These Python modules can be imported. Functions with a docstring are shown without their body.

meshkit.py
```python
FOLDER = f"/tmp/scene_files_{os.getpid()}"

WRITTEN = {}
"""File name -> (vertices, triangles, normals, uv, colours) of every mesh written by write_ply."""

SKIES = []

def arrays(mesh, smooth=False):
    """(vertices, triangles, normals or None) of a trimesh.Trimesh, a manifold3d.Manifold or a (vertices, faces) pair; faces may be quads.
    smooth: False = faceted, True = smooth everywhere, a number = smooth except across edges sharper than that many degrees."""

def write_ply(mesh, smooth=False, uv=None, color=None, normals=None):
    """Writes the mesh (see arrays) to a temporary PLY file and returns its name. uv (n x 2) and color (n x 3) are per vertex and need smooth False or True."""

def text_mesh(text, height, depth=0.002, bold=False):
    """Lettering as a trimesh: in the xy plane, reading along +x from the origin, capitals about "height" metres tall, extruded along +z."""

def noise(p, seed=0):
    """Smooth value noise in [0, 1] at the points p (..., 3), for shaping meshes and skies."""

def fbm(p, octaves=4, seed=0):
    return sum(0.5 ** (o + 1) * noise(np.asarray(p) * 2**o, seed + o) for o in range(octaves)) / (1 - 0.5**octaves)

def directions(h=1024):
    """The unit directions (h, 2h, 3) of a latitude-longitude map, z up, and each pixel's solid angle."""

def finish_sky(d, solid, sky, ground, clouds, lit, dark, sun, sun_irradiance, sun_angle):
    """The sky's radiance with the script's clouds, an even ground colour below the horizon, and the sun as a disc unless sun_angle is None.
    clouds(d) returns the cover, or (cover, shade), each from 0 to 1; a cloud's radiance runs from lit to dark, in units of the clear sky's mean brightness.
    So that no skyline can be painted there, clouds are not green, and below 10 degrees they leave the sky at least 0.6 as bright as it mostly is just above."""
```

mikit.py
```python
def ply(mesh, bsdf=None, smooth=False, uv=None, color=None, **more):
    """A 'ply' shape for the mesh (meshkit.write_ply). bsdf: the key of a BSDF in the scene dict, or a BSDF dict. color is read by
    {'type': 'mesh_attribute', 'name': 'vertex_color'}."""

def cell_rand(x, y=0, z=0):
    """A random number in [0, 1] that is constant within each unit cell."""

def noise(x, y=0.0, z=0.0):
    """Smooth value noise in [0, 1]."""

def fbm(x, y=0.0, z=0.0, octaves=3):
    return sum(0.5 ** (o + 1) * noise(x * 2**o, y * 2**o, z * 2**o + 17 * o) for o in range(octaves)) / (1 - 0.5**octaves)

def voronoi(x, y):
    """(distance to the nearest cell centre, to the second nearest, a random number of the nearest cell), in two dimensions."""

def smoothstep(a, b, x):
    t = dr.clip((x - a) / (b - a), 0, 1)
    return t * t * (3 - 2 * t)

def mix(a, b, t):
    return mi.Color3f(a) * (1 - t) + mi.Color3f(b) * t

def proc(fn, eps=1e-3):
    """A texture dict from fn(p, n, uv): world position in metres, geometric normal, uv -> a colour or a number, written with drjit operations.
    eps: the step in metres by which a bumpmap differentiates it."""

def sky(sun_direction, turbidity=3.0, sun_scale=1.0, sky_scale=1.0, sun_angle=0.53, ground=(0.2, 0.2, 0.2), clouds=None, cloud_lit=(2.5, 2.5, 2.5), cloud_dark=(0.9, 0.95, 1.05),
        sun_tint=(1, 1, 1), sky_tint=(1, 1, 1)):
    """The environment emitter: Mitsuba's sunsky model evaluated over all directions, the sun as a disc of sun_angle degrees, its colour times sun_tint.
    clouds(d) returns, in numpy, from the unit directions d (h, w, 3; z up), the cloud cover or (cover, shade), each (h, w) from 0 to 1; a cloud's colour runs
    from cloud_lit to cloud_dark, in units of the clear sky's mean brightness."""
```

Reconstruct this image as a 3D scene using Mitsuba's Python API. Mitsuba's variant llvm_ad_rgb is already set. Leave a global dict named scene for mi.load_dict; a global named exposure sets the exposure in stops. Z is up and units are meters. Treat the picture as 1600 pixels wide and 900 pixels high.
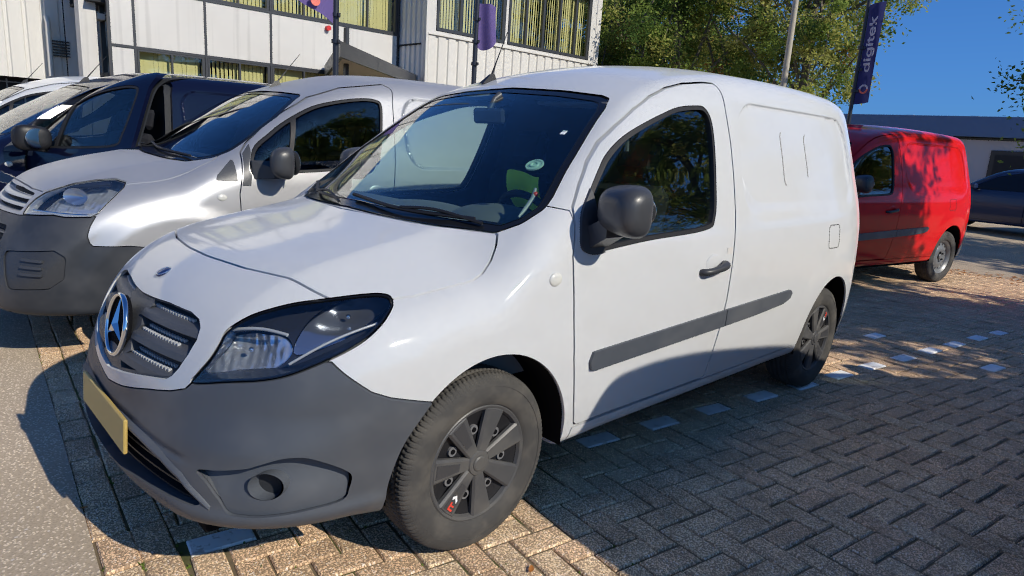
import math, random
import numpy as np, trimesh, manifold3d as m3
import mitsuba as mi, mikit, meshkit
import drjit as dr
from shapely.geometry import Polygon, LineString, Point, MultiPolygon, box as sbox
from shapely import affinity
from shapely.ops import unary_union
from scipy.interpolate import PchipInterpolator

T = mi.ScalarTransform4f
rng = np.random.default_rng(7)
random.seed(7)
scene, labels = {'type': 'scene'}, {}

# ------------------------------------------------------------------ camera, sky, exposure
CAM_F = 1042.0134
CAM_O = np.array([1.37867, 2.37237, 1.38221])
_yaw, _pit, _rol = math.radians(-134.08263), math.radians(12.62309), math.radians(-3.76939)
_f = np.array([math.cos(_pit) * math.cos(_yaw), math.cos(_pit) * math.sin(_yaw), -math.sin(_pit)])
_r = np.cross(_f, [0, 0, 1.0]); _r /= np.linalg.norm(_r)
_d = np.cross(_f, _r)
CAM_R = _r * math.cos(_rol) + _d * math.sin(_rol)
CAM_D = -_r * math.sin(_rol) + _d * math.cos(_rol)
scene['camera'] = {'type': 'perspective', 'fov': math.degrees(2 * math.atan(800 / CAM_F)), 'fov_axis': 'x', 'near_clip': 0.05, 'far_clip': 2000.0,
                   'to_world': T().look_at(origin=CAM_O.tolist(), target=(CAM_O + _f).tolist(), up=(-CAM_D).tolist())}
SUN = np.array([-0.22, 1.5, 1.02])
scene['sky'] = mikit.sky(SUN.tolist(), turbidity=3.6, sun_scale=1.0, sky_scale=.56, sun_tint=(.86, 1.0, 1.24), sky_tint=(.42, .94, 1.76))
exposure = 1.86


def to_pixel(p):
    v = np.atleast_2d(p) - CAM_O
    z = v @ _f
    return np.stack([800 + CAM_F * (v @ CAM_R) / z, 450 + CAM_F * (v @ CAM_D) / z, z], -1)


# ------------------------------------------------------------------ helpers
def uniq(key):
    if key not in scene and key not in _used:
        _used.add(key); return key
    n = 1
    while f'{key}_{n:03d}' in _used or f'{key}_{n:03d}' in scene:
        n += 1
    _used.add(f'{key}_{n:03d}')
    return f'{key}_{n:03d}'


_used = set()


def lab(key, label=None, category=None, group=None, kind=None):
    d = {}
    if label: d['label'] = label
    if category: d['category'] = category
    if group: d['group'] = group
    if kind: d['kind'] = kind
    labels[key] = d
    return key


def put(key, mesh, mat, smooth=False, to=None, **more):
    key = uniq(key)
    d = mikit.ply(mesh, mat, smooth=smooth, **more) if not (isinstance(mesh, dict) and mesh.get('type') == 'ply') else {**mesh, 'bsdf': {'type': 'ref', 'id': mat}}
    if to is not None: d['to_world'] = to
    scene[key] = d
    return key


def cat(*ms):
    out = []
    for m in ms:
        out += list(m) if isinstance(m, (list, tuple)) else [m]
    return trimesh.util.concatenate(out)


def box(x0, x1, y0, y1, z0, z1, bevel=0.0):
    if bevel <= 0:
        m = trimesh.creation.box((x1 - x0, y1 - y0, z1 - z0))
        m.apply_translation(((x0 + x1) / 2, (y0 + y1) / 2, (z0 + z1) / 2)); return m
    b = bevel
    pts = [(x, y, z) for sx, X in ((1, x0), (-1, x1)) for sy, Y in ((1, y0), (-1, y1)) for sz, Z in ((1, z0), (-1, z1))
           for x, y, z in ((X, Y + sy * b, Z + sz * b), (X + sx * b, Y, Z + sz * b), (X + sx * b, Y + sy * b, Z))]
    return trimesh.convex.convex_hull(np.array(pts))


def tube(points, radii, sides=10, cap=True):
    p = np.asarray(points, float)
    t = np.gradient(p, axis=0); t /= np.linalg.norm(t, axis=1, keepdims=True) + 1e-12
    ref = np.array([0, 0, 1.0]) if abs(t[0][2]) < .9 else np.array([1.0, 0, 0])
    a = np.cross(t, ref); a /= np.linalg.norm(a, axis=1, keepdims=True) + 1e-12
    b = np.cross(t, a); an = np.arange(sides) * 2 * np.pi / sides
    v = p[:, None] + np.broadcast_to(radii, (len(p),))[:, None, None] * (np.cos(an)[None, :, None] * a[:, None] + np.sin(an)[None, :, None] * b[:, None])
    n = len(p); i, j = np.meshgrid(np.arange(n - 1), np.arange(sides), indexing='ij')
    q = np.stack([i * sides + j, (i + 1) * sides + j, (i + 1) * sides + (j + 1) % sides, i * sides + (j + 1) % sides], -1).reshape(-1, 4)
    v = v.reshape(-1, 3); f = np.vstack([q[:, [0, 1, 2]], q[:, [0, 2, 3]]])
    if cap:
        v = np.vstack([v, p[0], p[-1]]); k = np.arange(sides)
        f = np.vstack([f, np.stack([k * 0 + len(v) - 2, k, (k + 1) % sides], 1), np.stack([k * 0 + len(v) - 1, (n - 1) * sides + (k + 1) % sides, (n - 1) * sides + k], 1)])
    m = trimesh.Trimesh(v, f, process=False)
    return m


def revolve_y(profile, n=96):
    """profile: (radius, y) pairs, revolved about the y axis."""
    pr = np.asarray(profile, float); an = np.arange(n) * 2 * np.pi / n
    v = np.stack([pr[None, :, 0] * np.cos(an)[:, None], np.broadcast_to(pr[None, :, 1], (n, len(pr))), pr[None, :, 0] * np.sin(an)[:, None]], -1)
    i, j = np.meshgrid(np.arange(n), np.arange(len(pr) - 1), indexing='ij'); k = len(pr)
    q = np.stack([i * k + j, ((i + 1) % n) * k + j, ((i + 1) % n) * k + j + 1, i * k + j + 1], -1).reshape(-1, 4)
    return trimesh.Trimesh(v.reshape(-1, 3), np.vstack([q[:, [0, 1, 2]], q[:, [0, 2, 3]]]), process=False)


def polys(g):
    return [p for p in (g.geoms if hasattr(g, 'geoms') else [g]) if isinstance(p, Polygon) and p.area > 1e-8]


def section(g):
    rings = []
    for p in polys(g):
        rings.append(np.asarray(p.exterior.coords)[:-1]); rings += [np.asarray(h.coords)[:-1] for h in p.interiors]
    return m3.CrossSection(rings, m3.FillRule.EvenOdd)


R2 = math.sqrt(.5)
FRAMES = {'side': ((1, 0, 0), (0, 0, 1), (0, -1, 0)), 'front': ((0, 1, 0), (0, 0, 1), (1, 0, 0)), 'top': ((1, 0, 0), (0, 1, 0), (0, 0, 1)),
          'diag': ((-R2, R2, 0), (0, 0, 1), (R2, R2, 0))}


def prism(g, frame, h0, h1):
    U, V, H = (np.array(a, float) for a in FRAMES[frame])
    m = section(g).extrude(h1 - h0)
    M = np.stack([U, V, H, H * h0], 1)
    return m.transform(M)


def flat(g, frame, h0, h1):
    return to_tri(prism(g, frame, h0, h1))


def to_tri(man):
    m = man.to_mesh()
    return trimesh.Trimesh(np.array(m.vert_properties[:, :3], float), np.array(m.tri_verts), process=False)


def to_man(mesh):
    mesh = trimesh.Trimesh(np.asarray(mesh.vertices), np.asarray(mesh.faces), process=False); mesh.merge_vertices(digits_vertex=7); mesh.update_faces(mesh.nondegenerate_faces())
    return m3.Manifold(m3.Mesh(np.asarray(mesh.vertices, np.float32), np.asarray(mesh.faces, np.uint32)))


def rounded(pts, r, r2=None):
    p = Polygon(pts).buffer(0)
    r2 = r if r2 is None else r2
    return p.buffer(-r, quad_segs=6).buffer(r + r2, quad_segs=6).buffer(-r2, quad_segs=6)


def spline(pts, n=6, closed=False):
    p = np.asarray(pts, float)
    if closed: p = np.vstack([p[-1], p, p[0], p[1]])
    else: p = np.vstack([2 * p[0] - p[1], p, 2 * p[-1] - p[-2]])
    out = []
    for k in range(1, len(p) - 2):
        a, b, c, d = p[k - 1:k + 3]
        for t in np.arange(n) / n:
            out.append(.5 * (2 * b + (c - a) * t + (2 * a - 5 * b + 4 * c - d) * t * t + (3 * b - a - 3 * c + d) * t ** 3))
    if not closed: out.append(p[-2])
    return np.array(out)


def curve(*p):
    p = sorted(p); f = PchipInterpolator([a for a, b in p], [b for a, b in p])
    xs = np.linspace(p[0][0], p[-1][0], 3000); ys = f(xs)
    return lambda x: np.interp(x, xs, ys)


def smax(a, b, k):
    h = np.maximum(k - np.abs(a - b), 0) / k
    return np.maximum(a, b) + h * h * k * .25


def sstep(a, b, x):
    t = np.clip((x - a) / (b - a), 0, 1); return t * t * (3 - 2 * t)


def grad(F, p, e=1e-3):
    f = F(p)
    g = np.stack([F(p + np.eye(3)[k] * e) - f for k in range(3)], -1) / e
    return f, g


def project(F, p, n=3):
    for _ in range(n):
        f, g = grad(F, p)
        p = p - (f / np.maximum((g * g).sum(-1), 1e-6))[:, None] * g
    return p


def surface_nets(val, lo, h, level=0.0):
    v = val - level; s = v < 0
    nx, ny, nz = v.shape
    cnt = np.zeros((nx - 1, ny - 1, nz - 1), np.int8); acc = np.zeros((nx - 1, ny - 1, nz - 1, 3))
    cube = np.zeros(cnt.shape, np.int8)
    C = lambda a, b, c: (slice(a, nx - 1 + a), slice(b, ny - 1 + b), slice(c, nz - 1 + c))
    for a in (0, 1):
        for b in (0, 1):
            for c in (0, 1): cube += s[C(a, b, c)]
    act = (cube > 0) & (cube < 8)
    I = np.argwhere(act)
    acc = np.zeros((len(I), 3)); cnt = np.zeros(len(I))
    for ax in range(3):
        for a in (0, 1):
            for b in (0, 1):
                o = np.zeros(3, int); oth = [k for k in range(3) if k != ax]; o[oth[0]] = a; o[oth[1]] = b
                e = o.copy(); e[ax] = 1
                va = v[tuple((I + o).T)]; vb = v[tuple((I + e).T)]
                x = (va < 0) != (vb < 0)
                t = np.where(x, va / np.where(x, va - vb, 1), 0)
                pos = o + np.eye(3)[ax] * t[:, None]
                acc += pos * x[:, None]; cnt += x
    P = (I + acc / np.maximum(cnt, 1)[:, None]) * h + lo
    idx = -np.ones(act.shape, int); idx[act] = np.arange(len(I))
    faces = []
    for ax in range(3):
        o1, o2 = [k for k in range(3) if k != ax]
        sl0 = [slice(None)] * 3; sl1 = [slice(None)] * 3; sl0[ax] = slice(0, -1); sl1[ax] = slice(1, None)
        x = s[tuple(sl0)] != s[tuple(sl1)]
        E = np.argwhere(x)
        E = E[(E[:, o1] > 0) & (E[:, o2] > 0) & (E[:, o1] < v.shape[o1] - 1) & (E[:, o2] < v.shape[o2] - 1)]
        d1 = np.eye(3, dtype=int)[o1]; d2 = np.eye(3, dtype=int)[o2]
        q = np.stack([idx[tuple((E - d1 - d2).T)], idx[tuple((E - d2).T)], idx[tuple(E.T)], idx[tuple((E - d1).T)]], -1)
        neg = s[tuple(E.T)]
        flip = neg if ax != 1 else ~neg
        q = np.where(flip[:, None], q, q[:, ::-1])
        faces.append(q)
    q = np.vstack(faces)
    return P, np.vstack([q[:, [0, 1, 2]], q[:, [0, 2, 3]]])


def implicit(F, lo, hi, h):
    lo = np.array(lo, float); n = np.ceil((np.array(hi) - lo) / h).astype(int) + 1
    g = np.stack(np.meshgrid(*[lo[k] + np.arange(n[k]) * h for k in range(3)], indexing='ij'), -1)
    val = np.stack([F(g[i]) for i in range(n[0])])
    P, f = surface_nets(val, lo, h)
    return trimesh.Trimesh(project(F, P), f, process=False)


def smooth_ply(F, man, tol=2.5e-3, refine=None, Fd=None, skin_only=False, offset=0.0, extra=None):
    """One ply shape of a piece cut from a body: its outer skin carries the smooth normals of F, cut edges stay crisp."""
    if refine: man = man.refine_to_length(refine)
    m = man.to_mesh(); V = np.array(m.vert_properties[:, :3], float); f = np.array(m.tri_verts)
    if extra is not None:
        V = np.vstack([V, extra[0]]); f = np.vstack([f, extra[1] + len(V) - len(extra[0])])
    fv, G = grad(F, V); on = np.abs(fv) < tol
    fn = np.cross(V[f[:, 1]] - V[f[:, 0]], V[f[:, 2]] - V[f[:, 0]]); L = np.linalg.norm(fn, axis=1); fn = fn / np.maximum(L, 1e-15)[:, None]
    ok = L > 1e-11; f, fn = f[ok], fn[ok]
    G = G / np.maximum(np.linalg.norm(G, axis=1, keepdims=True), 1e-9)
    sm = on[f].all(1) & ((G[f].mean(1) * fn).sum(1) > .6)
    if Fd is not None:
        u = np.unique(f[sm]); V[u] = project(Fd, V[u], 2)
        _, g2 = grad(Fd, V[u]); G[u] = g2 / np.linalg.norm(g2, axis=1, keepdims=True)
    ids, inv = np.unique(f[sm], return_inverse=True)
    v1, n1, f1 = V[ids] + G[ids] * offset, G[ids], inv.reshape(-1, 3)
    if not skin_only and (~sm).any():
        ff = f[~sm]; v2 = V[ff].reshape(-1, 3); n2 = np.repeat(fn[~sm], 3, 0); f2 = np.arange(len(v2)).reshape(-1, 3)
        v1, n1, f1 = np.vstack([v1, v2]), np.vstack([n1, n2]), np.vstack([f1, f2 + len(v1)])
    path = meshkit.write_ply((v1, f1), False, normals=n1)
    return {'type': 'ply', 'filename': path, 'face_normals': False}


def tri_ply(mesh, smooth=35):
    return mikit.ply(mesh, None, smooth=smooth)


# ------------------------------------------------------------------ materials
def rgb(*c): return {'type': 'rgb', 'value': list(c) if len(c) > 1 else [c[0]] * 3}


def mat(key, base, rough=.5, metallic=0.0, spec=.5, coat=0.0, gloss=.95, two=True, **k):
    b = {'type': 'principled', 'base_color': base if isinstance(base, dict) else rgb(*base), 'roughness': rough, 'metallic': metallic, 'specular': spec, **k}
    if coat: b.update(clearcoat=coat, clearcoat_gloss=gloss)
    scene[key] = {'type': 'twosided', 'bsdf': b} if two else b


def dusty(base, dirt, amount=.5, scale=6.0):
    """Paint or plastic with road film that thickens in patches and towards the sills."""
    def fn(p, n, uv):
        a = mikit.fbm(p.x * scale, p.y * scale, p.z * scale, 4)
        low = mikit.smoothstep(.75, .2, p.z)
        t = dr.clip(mikit.smoothstep(.45, .75, a) * amount + low * amount * 1.2 * a, 0, 1)
        return mikit.mix(base, dirt, t)
    return mikit.proc(fn)


def bumped(key, inner, fn, scale):
    scene[key] = {'type': 'twosided', 'bsdf': {'type': 'bumpmap', 'arbitrary': mikit.proc(fn, eps=2e-3), 'scale': scale, 'bsdf': inner}}


mat('white_paint', dusty((.51, .52, .53), (.43, .42, .40), .12), .07, spec=.5)
mat('red_paint', dusty((.62, .010, .012), (.42, .05, .04), .10), .10, spec=.22)
mat('silver_paint', dusty((.50, .50, .51), (.42, .41, .39), .12), .40, metallic=.62, spec=.5, coat=1.0, gloss=.985)
mat('navy_paint', (.004, .006, .022), .06, spec=.4)
mat('dark_blue_paint', (.010, .022, .075), .25, spec=.5, coat=1.0)
mat('black_paint', (.012, .012, .014), .25, spec=.5, coat=1.0)


def plastic_fn(p, n, uv):
    a = mikit.fbm(p.x * 5, p.y * 5, p.z * 5, 4)
    return mikit.mix((.062, .070, .084), (.088, .094, .104), mikit.smoothstep(.4, .75, a))


def grain_fn(p, n, uv):
    return mikit.noise(p.x * 700, p.y * 700, p.z * 700)


bumped('bumper_plastic', {'type': 'principled', 'base_color': mikit.proc(plastic_fn), 'roughness': .46, 'specular': .45}, grain_fn, .00012)
bumped('bumper_dark', {'type': 'principled', 'base_color': mikit.proc(lambda p, n, uv: mikit.mix((.026, .030, .038), (.050, .053, .060), mikit.smoothstep(.4, .75, mikit.fbm(p.x * 5, p.y * 5, p.z * 5, 4)))), 'roughness': .44, 'specular': .45}, grain_fn, .00012)
mat('dark_plastic', (.038, .040, .045), .42, spec=.45)
mat('mirror_plastic', (.045, .047, .052), .36, spec=.5)
mat('black_plastic', (.012, .012, .014), .45, spec=.4)
mat('gloss_black', (.008, .009, .012), .12, spec=.5)
mat('seal_rubber', (.018, .018, .020), .55, spec=.35)
mat('grille_grey', (.058, .061, .068), .42, spec=.5)
mat('vent_grey', (.38, .39, .40), .45, spec=.5)
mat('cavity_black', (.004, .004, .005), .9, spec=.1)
mat('cabin_dark', (.022, .024, .028), .7, spec=.3)
mat('headliner_grey', (.10, .10, .105), .8, spec=.2)
mat('dash_grey', (.13, .135, .14), .55, spec=.35)
mat('seat_cloth', (.020, .021, .026), .9, spec=.1)
mat('vest_green', (.72, .98, .10), .8, spec=.1)
mat('chrome', (.80, .81, .83), .08, metallic=1.0)
mat('reflector_chrome', (.85, .87, .90), .12, metallic=1.0)
mat('steel_dark', (.17, .175, .18), .4, metallic=.3)
mat('boss_grey', (.13, .13, .135), .45)
mat('lamp_smoke', (.020, .022, .028), .14, spec=.5)
mat('smoky_chrome', (.55, .58, .64), .14, metallic=.9)
bumped('faceted_chrome', {'type': 'principled', 'base_color': rgb(.86, .89, .94), 'roughness': .12, 'metallic': .80},
       lambda p, n, uv: mikit.noise((p.y - p.x) * 38, p.z * 55, 3.0) * .7 + .3 * mikit.smoothstep(.0, 1.0, dr.abs(2 * ((p.y - p.x) * 26 + p.z * 6 - dr.floor((p.y - p.x) * 26 + p.z * 6)) - 1)), .006)
mat('steel_grey', (.42, .43, .44), .40, metallic=.2)
mat('plate_yellow', (.42, .30, .09), .4, spec=.5)
mat('tail_red', (.30, .006, .006), .15, spec=.5, coat=1.0)
mat('amber_glass', (.55, .55, .52), .2, spec=.5)
mat('mark_red', (.62, .05, .03), .45)
mat('mark_white', (.75, .75, .75), .45)
mat('badge_blue', (.008, .014, .07), .15, spec=.5, coat=1.0)
mat('cup_plastic', (.45, .62, .52), .3)
mat('glue_grey', (.30, .29, .28), .7)
mat('sticker', (.55, .53, .50), .6)


def hubcap_fn(p, n, uv):
    a = mikit.fbm(p.x * 9, p.y * 9, p.z * 9, 3)
    return mikit.mix((.060, .060, .062), (.085, .082, .078), mikit.smoothstep(.4, .7, a))


mat('hubcap_black', mikit.proc(hubcap_fn), .45, spec=.45)
bumped('carbon_weave', {'type': 'principled', 'base_color': rgb(.045, .045, .048), 'roughness': .35, 'specular': .5},
       lambda p, n, uv: mikit.smoothstep(.2, .8, dr.abs(2 * ((p.x * 110 + dr.floor(p.z * 110) * .5) - dr.floor(p.x * 110 + dr.floor(p.z * 110) * .5)) - 1)), .0012)


def tyre_fn(p, n, uv):
    a = mikit.fbm(p.x * 14, p.y * 14, p.z * 14, 4)
    return mikit.mix((.055, .053, .051), (.085, .079, .071), mikit.smoothstep(.35, .75, a))


mat('tyre_rubber', mikit.proc(tyre_fn), .8, spec=.25)
scene['window_glass'] = {'type': 'thindielectric', 'int_ior': 1.5, 'specular_transmittance': rgb(.66, .80, .76)}
scene['dark_glass'] = {'type': 'thindielectric', 'int_ior': 1.55, 'specular_transmittance': rgb(.30, .36, .37)}
scene['tinted_glass'] = {'type': 'thindielectric', 'int_ior': 1.55, 'specular_transmittance': rgb(.12, .14, .14)}
scene['clear_lens'] = {'type': 'thindielectric', 'int_ior': 1.49, 'specular_transmittance': rgb(.93, .95, .96)}
scene['building_glass'] = {'type': 'thindielectric', 'int_ior': 1.5, 'specular_transmittance': rgb(.85, .88, .86)}

# ------------------------------------------------------------------ vehicle bodies (x forward from the front axle, y to the left, z up)
class Body: pass


KB = Body()
KB.ztop = curve((-3.8, 1.74), (-3.3, 1.775), (-2.9, 1.80), (-2.3, 1.815), (-1.8, 1.808), (-1.4, 1.775), (-1.1, 1.715), (-.92, 1.648), (-.82, 1.603), (-.4, 1.337), (.0, 1.085), (.1, 1.055), (.3, 1.012), (.5, .965), (.65, .92), (.75, .88), (.83, .825), (.9, .74), (1.1, .3))
KB.cs = curve((-1.6, .05), (-.8, .12), (-.1, .26), (.3, .22), (.8, .25))
KB.crown = curve((-3.4, .07), (-1.4, .08), (-.8, .035), (-.1, .02), (.9, .015))
KB.wz = curve((.1, .79), (.2, .835), (.32, .875), (.45, .897), (.65, .908), (.8, .905), (.95, .896), (1.05, .880), (1.3, .808), (1.5, .745), (1.65, .693), (1.75, .655), (1.9, .60))
KB.wx = curve((-3.6, .30), (-3.4, .17), (-3.3, .115), (-3.15, .068), (-3.0, .034), (-2.8, .010), (-2.6, 0), (-.2, 0), (.2, .012), (.5, .05), (.9, .12))
KB.xn = curve((.05, .80), (.17, .85), (.22, .885), (.28, .905), (.38, .912), (.48, .898), (.55, .880), (.65, .862), (.72, .848), (.8, .825), (.86, .80), (.95, .74), (1.2, .5))
KB.zb = curve((-3.5, .30), (-2.9, .28), (-.3, .27), (.0, .25), (.3, .24), (.5, .262), (.75, .265), (.9, .235))
KB.nose, KB.bow, KB.chamfer, KB.kt, KB.slant = .20, .26, .30, .10, 2.0
PB = Body()
PB.ztop = curve((-3.8, 1.72), (-3.3, 1.77), (-2.9, 1.79), (-2.3, 1.80), (-1.8, 1.795), (-1.4, 1.765), (-1.1, 1.69), (-.96, 1.64), (-.86, 1.60), (-.5, 1.405), (-.1, 1.175), (.05, 1.14), (.3, 1.085), (.52, 1.015), (.66, .945), (.78, .84), (.9, .66), (1.1, .3))
PB.cs = curve((-1.6, .05), (-.8, .12), (-.1, .26), (.3, .25), (.8, .28))
PB.crown = curve((-3.4, .07), (-1.4, .08), (-.8, .045), (-.1, .04), (.9, .05))
PB.wz = curve((.1, .77), (.2, .82), (.32, .855), (.45, .877), (.65, .890), (.85, .890), (1.0, .882), (1.1, .865), (1.3, .81), (1.5, .748), (1.65, .695), (1.75, .655), (1.9, .60))
PB.wx = KB.wx
PB.xn = curve((.05, .80), (.17, .85), (.22, .87), (.28, .885), (.38, .90), (.48, .905), (.55, .895), (.65, .865), (.75, .83), (.85, .795), (.95, .76), (1.05, .72), (1.2, .62))
PB.zb = curve((-3.5, .32), (-2.9, .30), (-.3, .29), (.0, .28), (.3, .28), (.9, .29))
PB.nose, PB.bow, PB.chamfer, PB.kt, PB.slant = .19, .24, .22, .12, 1.0
CB = Body()
CB.ztop = curve((-3.7, .95), (-3.35, 1.05), (-3.2, 1.20), (-2.95, 1.36), (-2.7, 1.425), (-2.2, 1.465), (-1.7, 1.475), (-1.3, 1.455), (-1.0, 1.39), (-.6, 1.20), (-.15, .98), (.1, .93), (.4, .86), (.6, .79), (.75, .70), (.9, .55), (1.1, .3))
CB.cs = curve((-1.6, .05), (-.8, .12), (-.1, .26), (.3, .25), (.8, .3))
CB.crown = curve((-3.4, .05), (-1.4, .06), (-.8, .045), (-.1, .05), (.9, .05))
CB.wz = curve((.1, .78), (.2, .83), (.32, .86), (.45, .885), (.65, .895), (.8, .885), (.92, .86), (1.1, .77), (1.3, .66), (1.42, .58), (1.55, .48))
CB.wx = curve((-3.6, .30), (-3.4, .17), (-3.2, .09), (-2.9, .03), (-2.6, 0), (-.2, 0), (.2, .012), (.5, .05), (.9, .12))
CB.xn = curve((.05, .76), (.17, .82), (.28, .86), (.4, .87), (.55, .84), (.65, .81), (.75, .77), (.9, .7), (1.2, .5))
CB.zb = curve((-3.5, .24), (-.3, .22), (.3, .20), (.9, .18))
CB.nose, CB.bow, CB.chamfer, CB.kt, CB.slant = .24, .26, .15, .14, 1.0


def body_fn(S, rear=3.40, roundrear=.12):
    def F(p):
        x, y, z = p[..., 0], np.abs(p[..., 1]), p[..., 2]
        xs = x + S.cs(x) * y * y
        hood = sstep(-.25, .05, x)
        sh = np.maximum(y - .50, 0)
        t = z - S.ztop(xs) + S.crown(x) * (y / .7) ** 2 + hood * S.chamfer * (np.sqrt(sh * sh + .0004) - .02)
        t = t * (.97 - .12 * sstep(-1.05, -.95, x) * sstep(.1, 0, x))
        fl = S.flare * (sstep(.60, .49, np.hypot(x, z - .31)) + sstep(.60, .49, np.hypot(x + 2.73, z - .31))) if S.flare else 0.0
        s = (y - (S.wz(z) - S.wx(x) + fl)) * .985
        q = sstep(.50, .62, z) * (S.slant - 1.0)
        n = x - (S.xn(z) + .030 * q - (S.nose + .13 * q) * y * y)
        r = -x - (rear - .03 * (z - .9) - .10 * np.maximum(z - 1.1, 0) ** 2 - .10 * y * y)
        f = smax(t, s, S.kt); f = smax(f, n, S.bow); f = smax(f, r, roundrear)
        return smax(f, S.zb(x) - z, .05)
    return F


KB.flare, PB.flare, CB.flare = .004, .020, .0
FK, FP, FC = body_fn(KB), body_fn(PB), body_fn(CB, 3.38, .16)


def grid_of(F, zmax, h):
    lo = np.array([-3.62, -1.02, .08]); hi = np.array([1.05, 1.02, zmax])
    n = np.ceil((hi - lo) / h).astype(int) + 1
    ax = [lo[k] + np.arange(n[k]) * h for k in range(3)]
    g = np.stack(np.meshgrid(*ax, indexing='ij'), -1)
    val = np.stack([F(g[i]) for i in range(n[0])])
    return val, lo


class Cutter:
    def __init__(self, F, zmax, h):
        self.F, self.h, self.cache = F, h, {}
        self.val, self.lo = grid_of(F, zmax, h)
        self.solid = self.level(0)
        self.rest = self.solid - self.level(-.034)
        self.trim = self.level(-.040) - self.level(-.052)

    def level(self, d):
        """The body grown (d > 0) or shaved (d < 0) by d metres, as a solid."""
        if d not in self.cache:
            V, f = surface_nets(self.val, self.lo, self.h, d)
            V = project(lambda p: self.F(p) - d, V)
            self.cache[d] = m3.Manifold(m3.Mesh(V.astype(np.float32), f.astype(np.uint32)))
        return self.cache[d]

    def wheels(self, axles, rx, rz, zc, y0):
        for x in axles:
            c = m3.Manifold.cylinder(1.0, 1, 1, 72).scale([rx, rz, 1.2]).rotate([-90, 0, 0]).translate([x, y0, zc])
            cut = c + c.mirror([0, 1, 0])
            self.rest = self.rest - cut; self.trim = self.trim - cut

    def cut(self, g, frame, h0, h1, gap=.005, both=False, half=False, trim=False):
        """Takes a region out of the shell; returns the left (or only) piece and, with both=True, its mirror image."""
        def pr(q):
            a = prism(q, frame, h0, h1)
            if half: a = a ^ m3.Manifold.cube([6, 2, 3]).translate([-4, 0.0, 0])
            return a
        a, b = pr(g.buffer(-gap / 2, join_style=1)), pr(g.buffer(gap / 2, join_style=1))
        if both == 'join':
            a, b = a + a.mirror([0, 1, 0]), b + b.mirror([0, 1, 0])
            got = [self.rest ^ a]
        elif both:
            got = [self.rest ^ a, self.rest ^ a.mirror([0, 1, 0])]; b = b + b.mirror([0, 1, 0])
        else:
            got = [self.rest ^ a]
        self.rest = self.rest - b
        if trim: self.trim = self.trim - b
        return got if len(got) > 1 else got[0]


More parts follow.
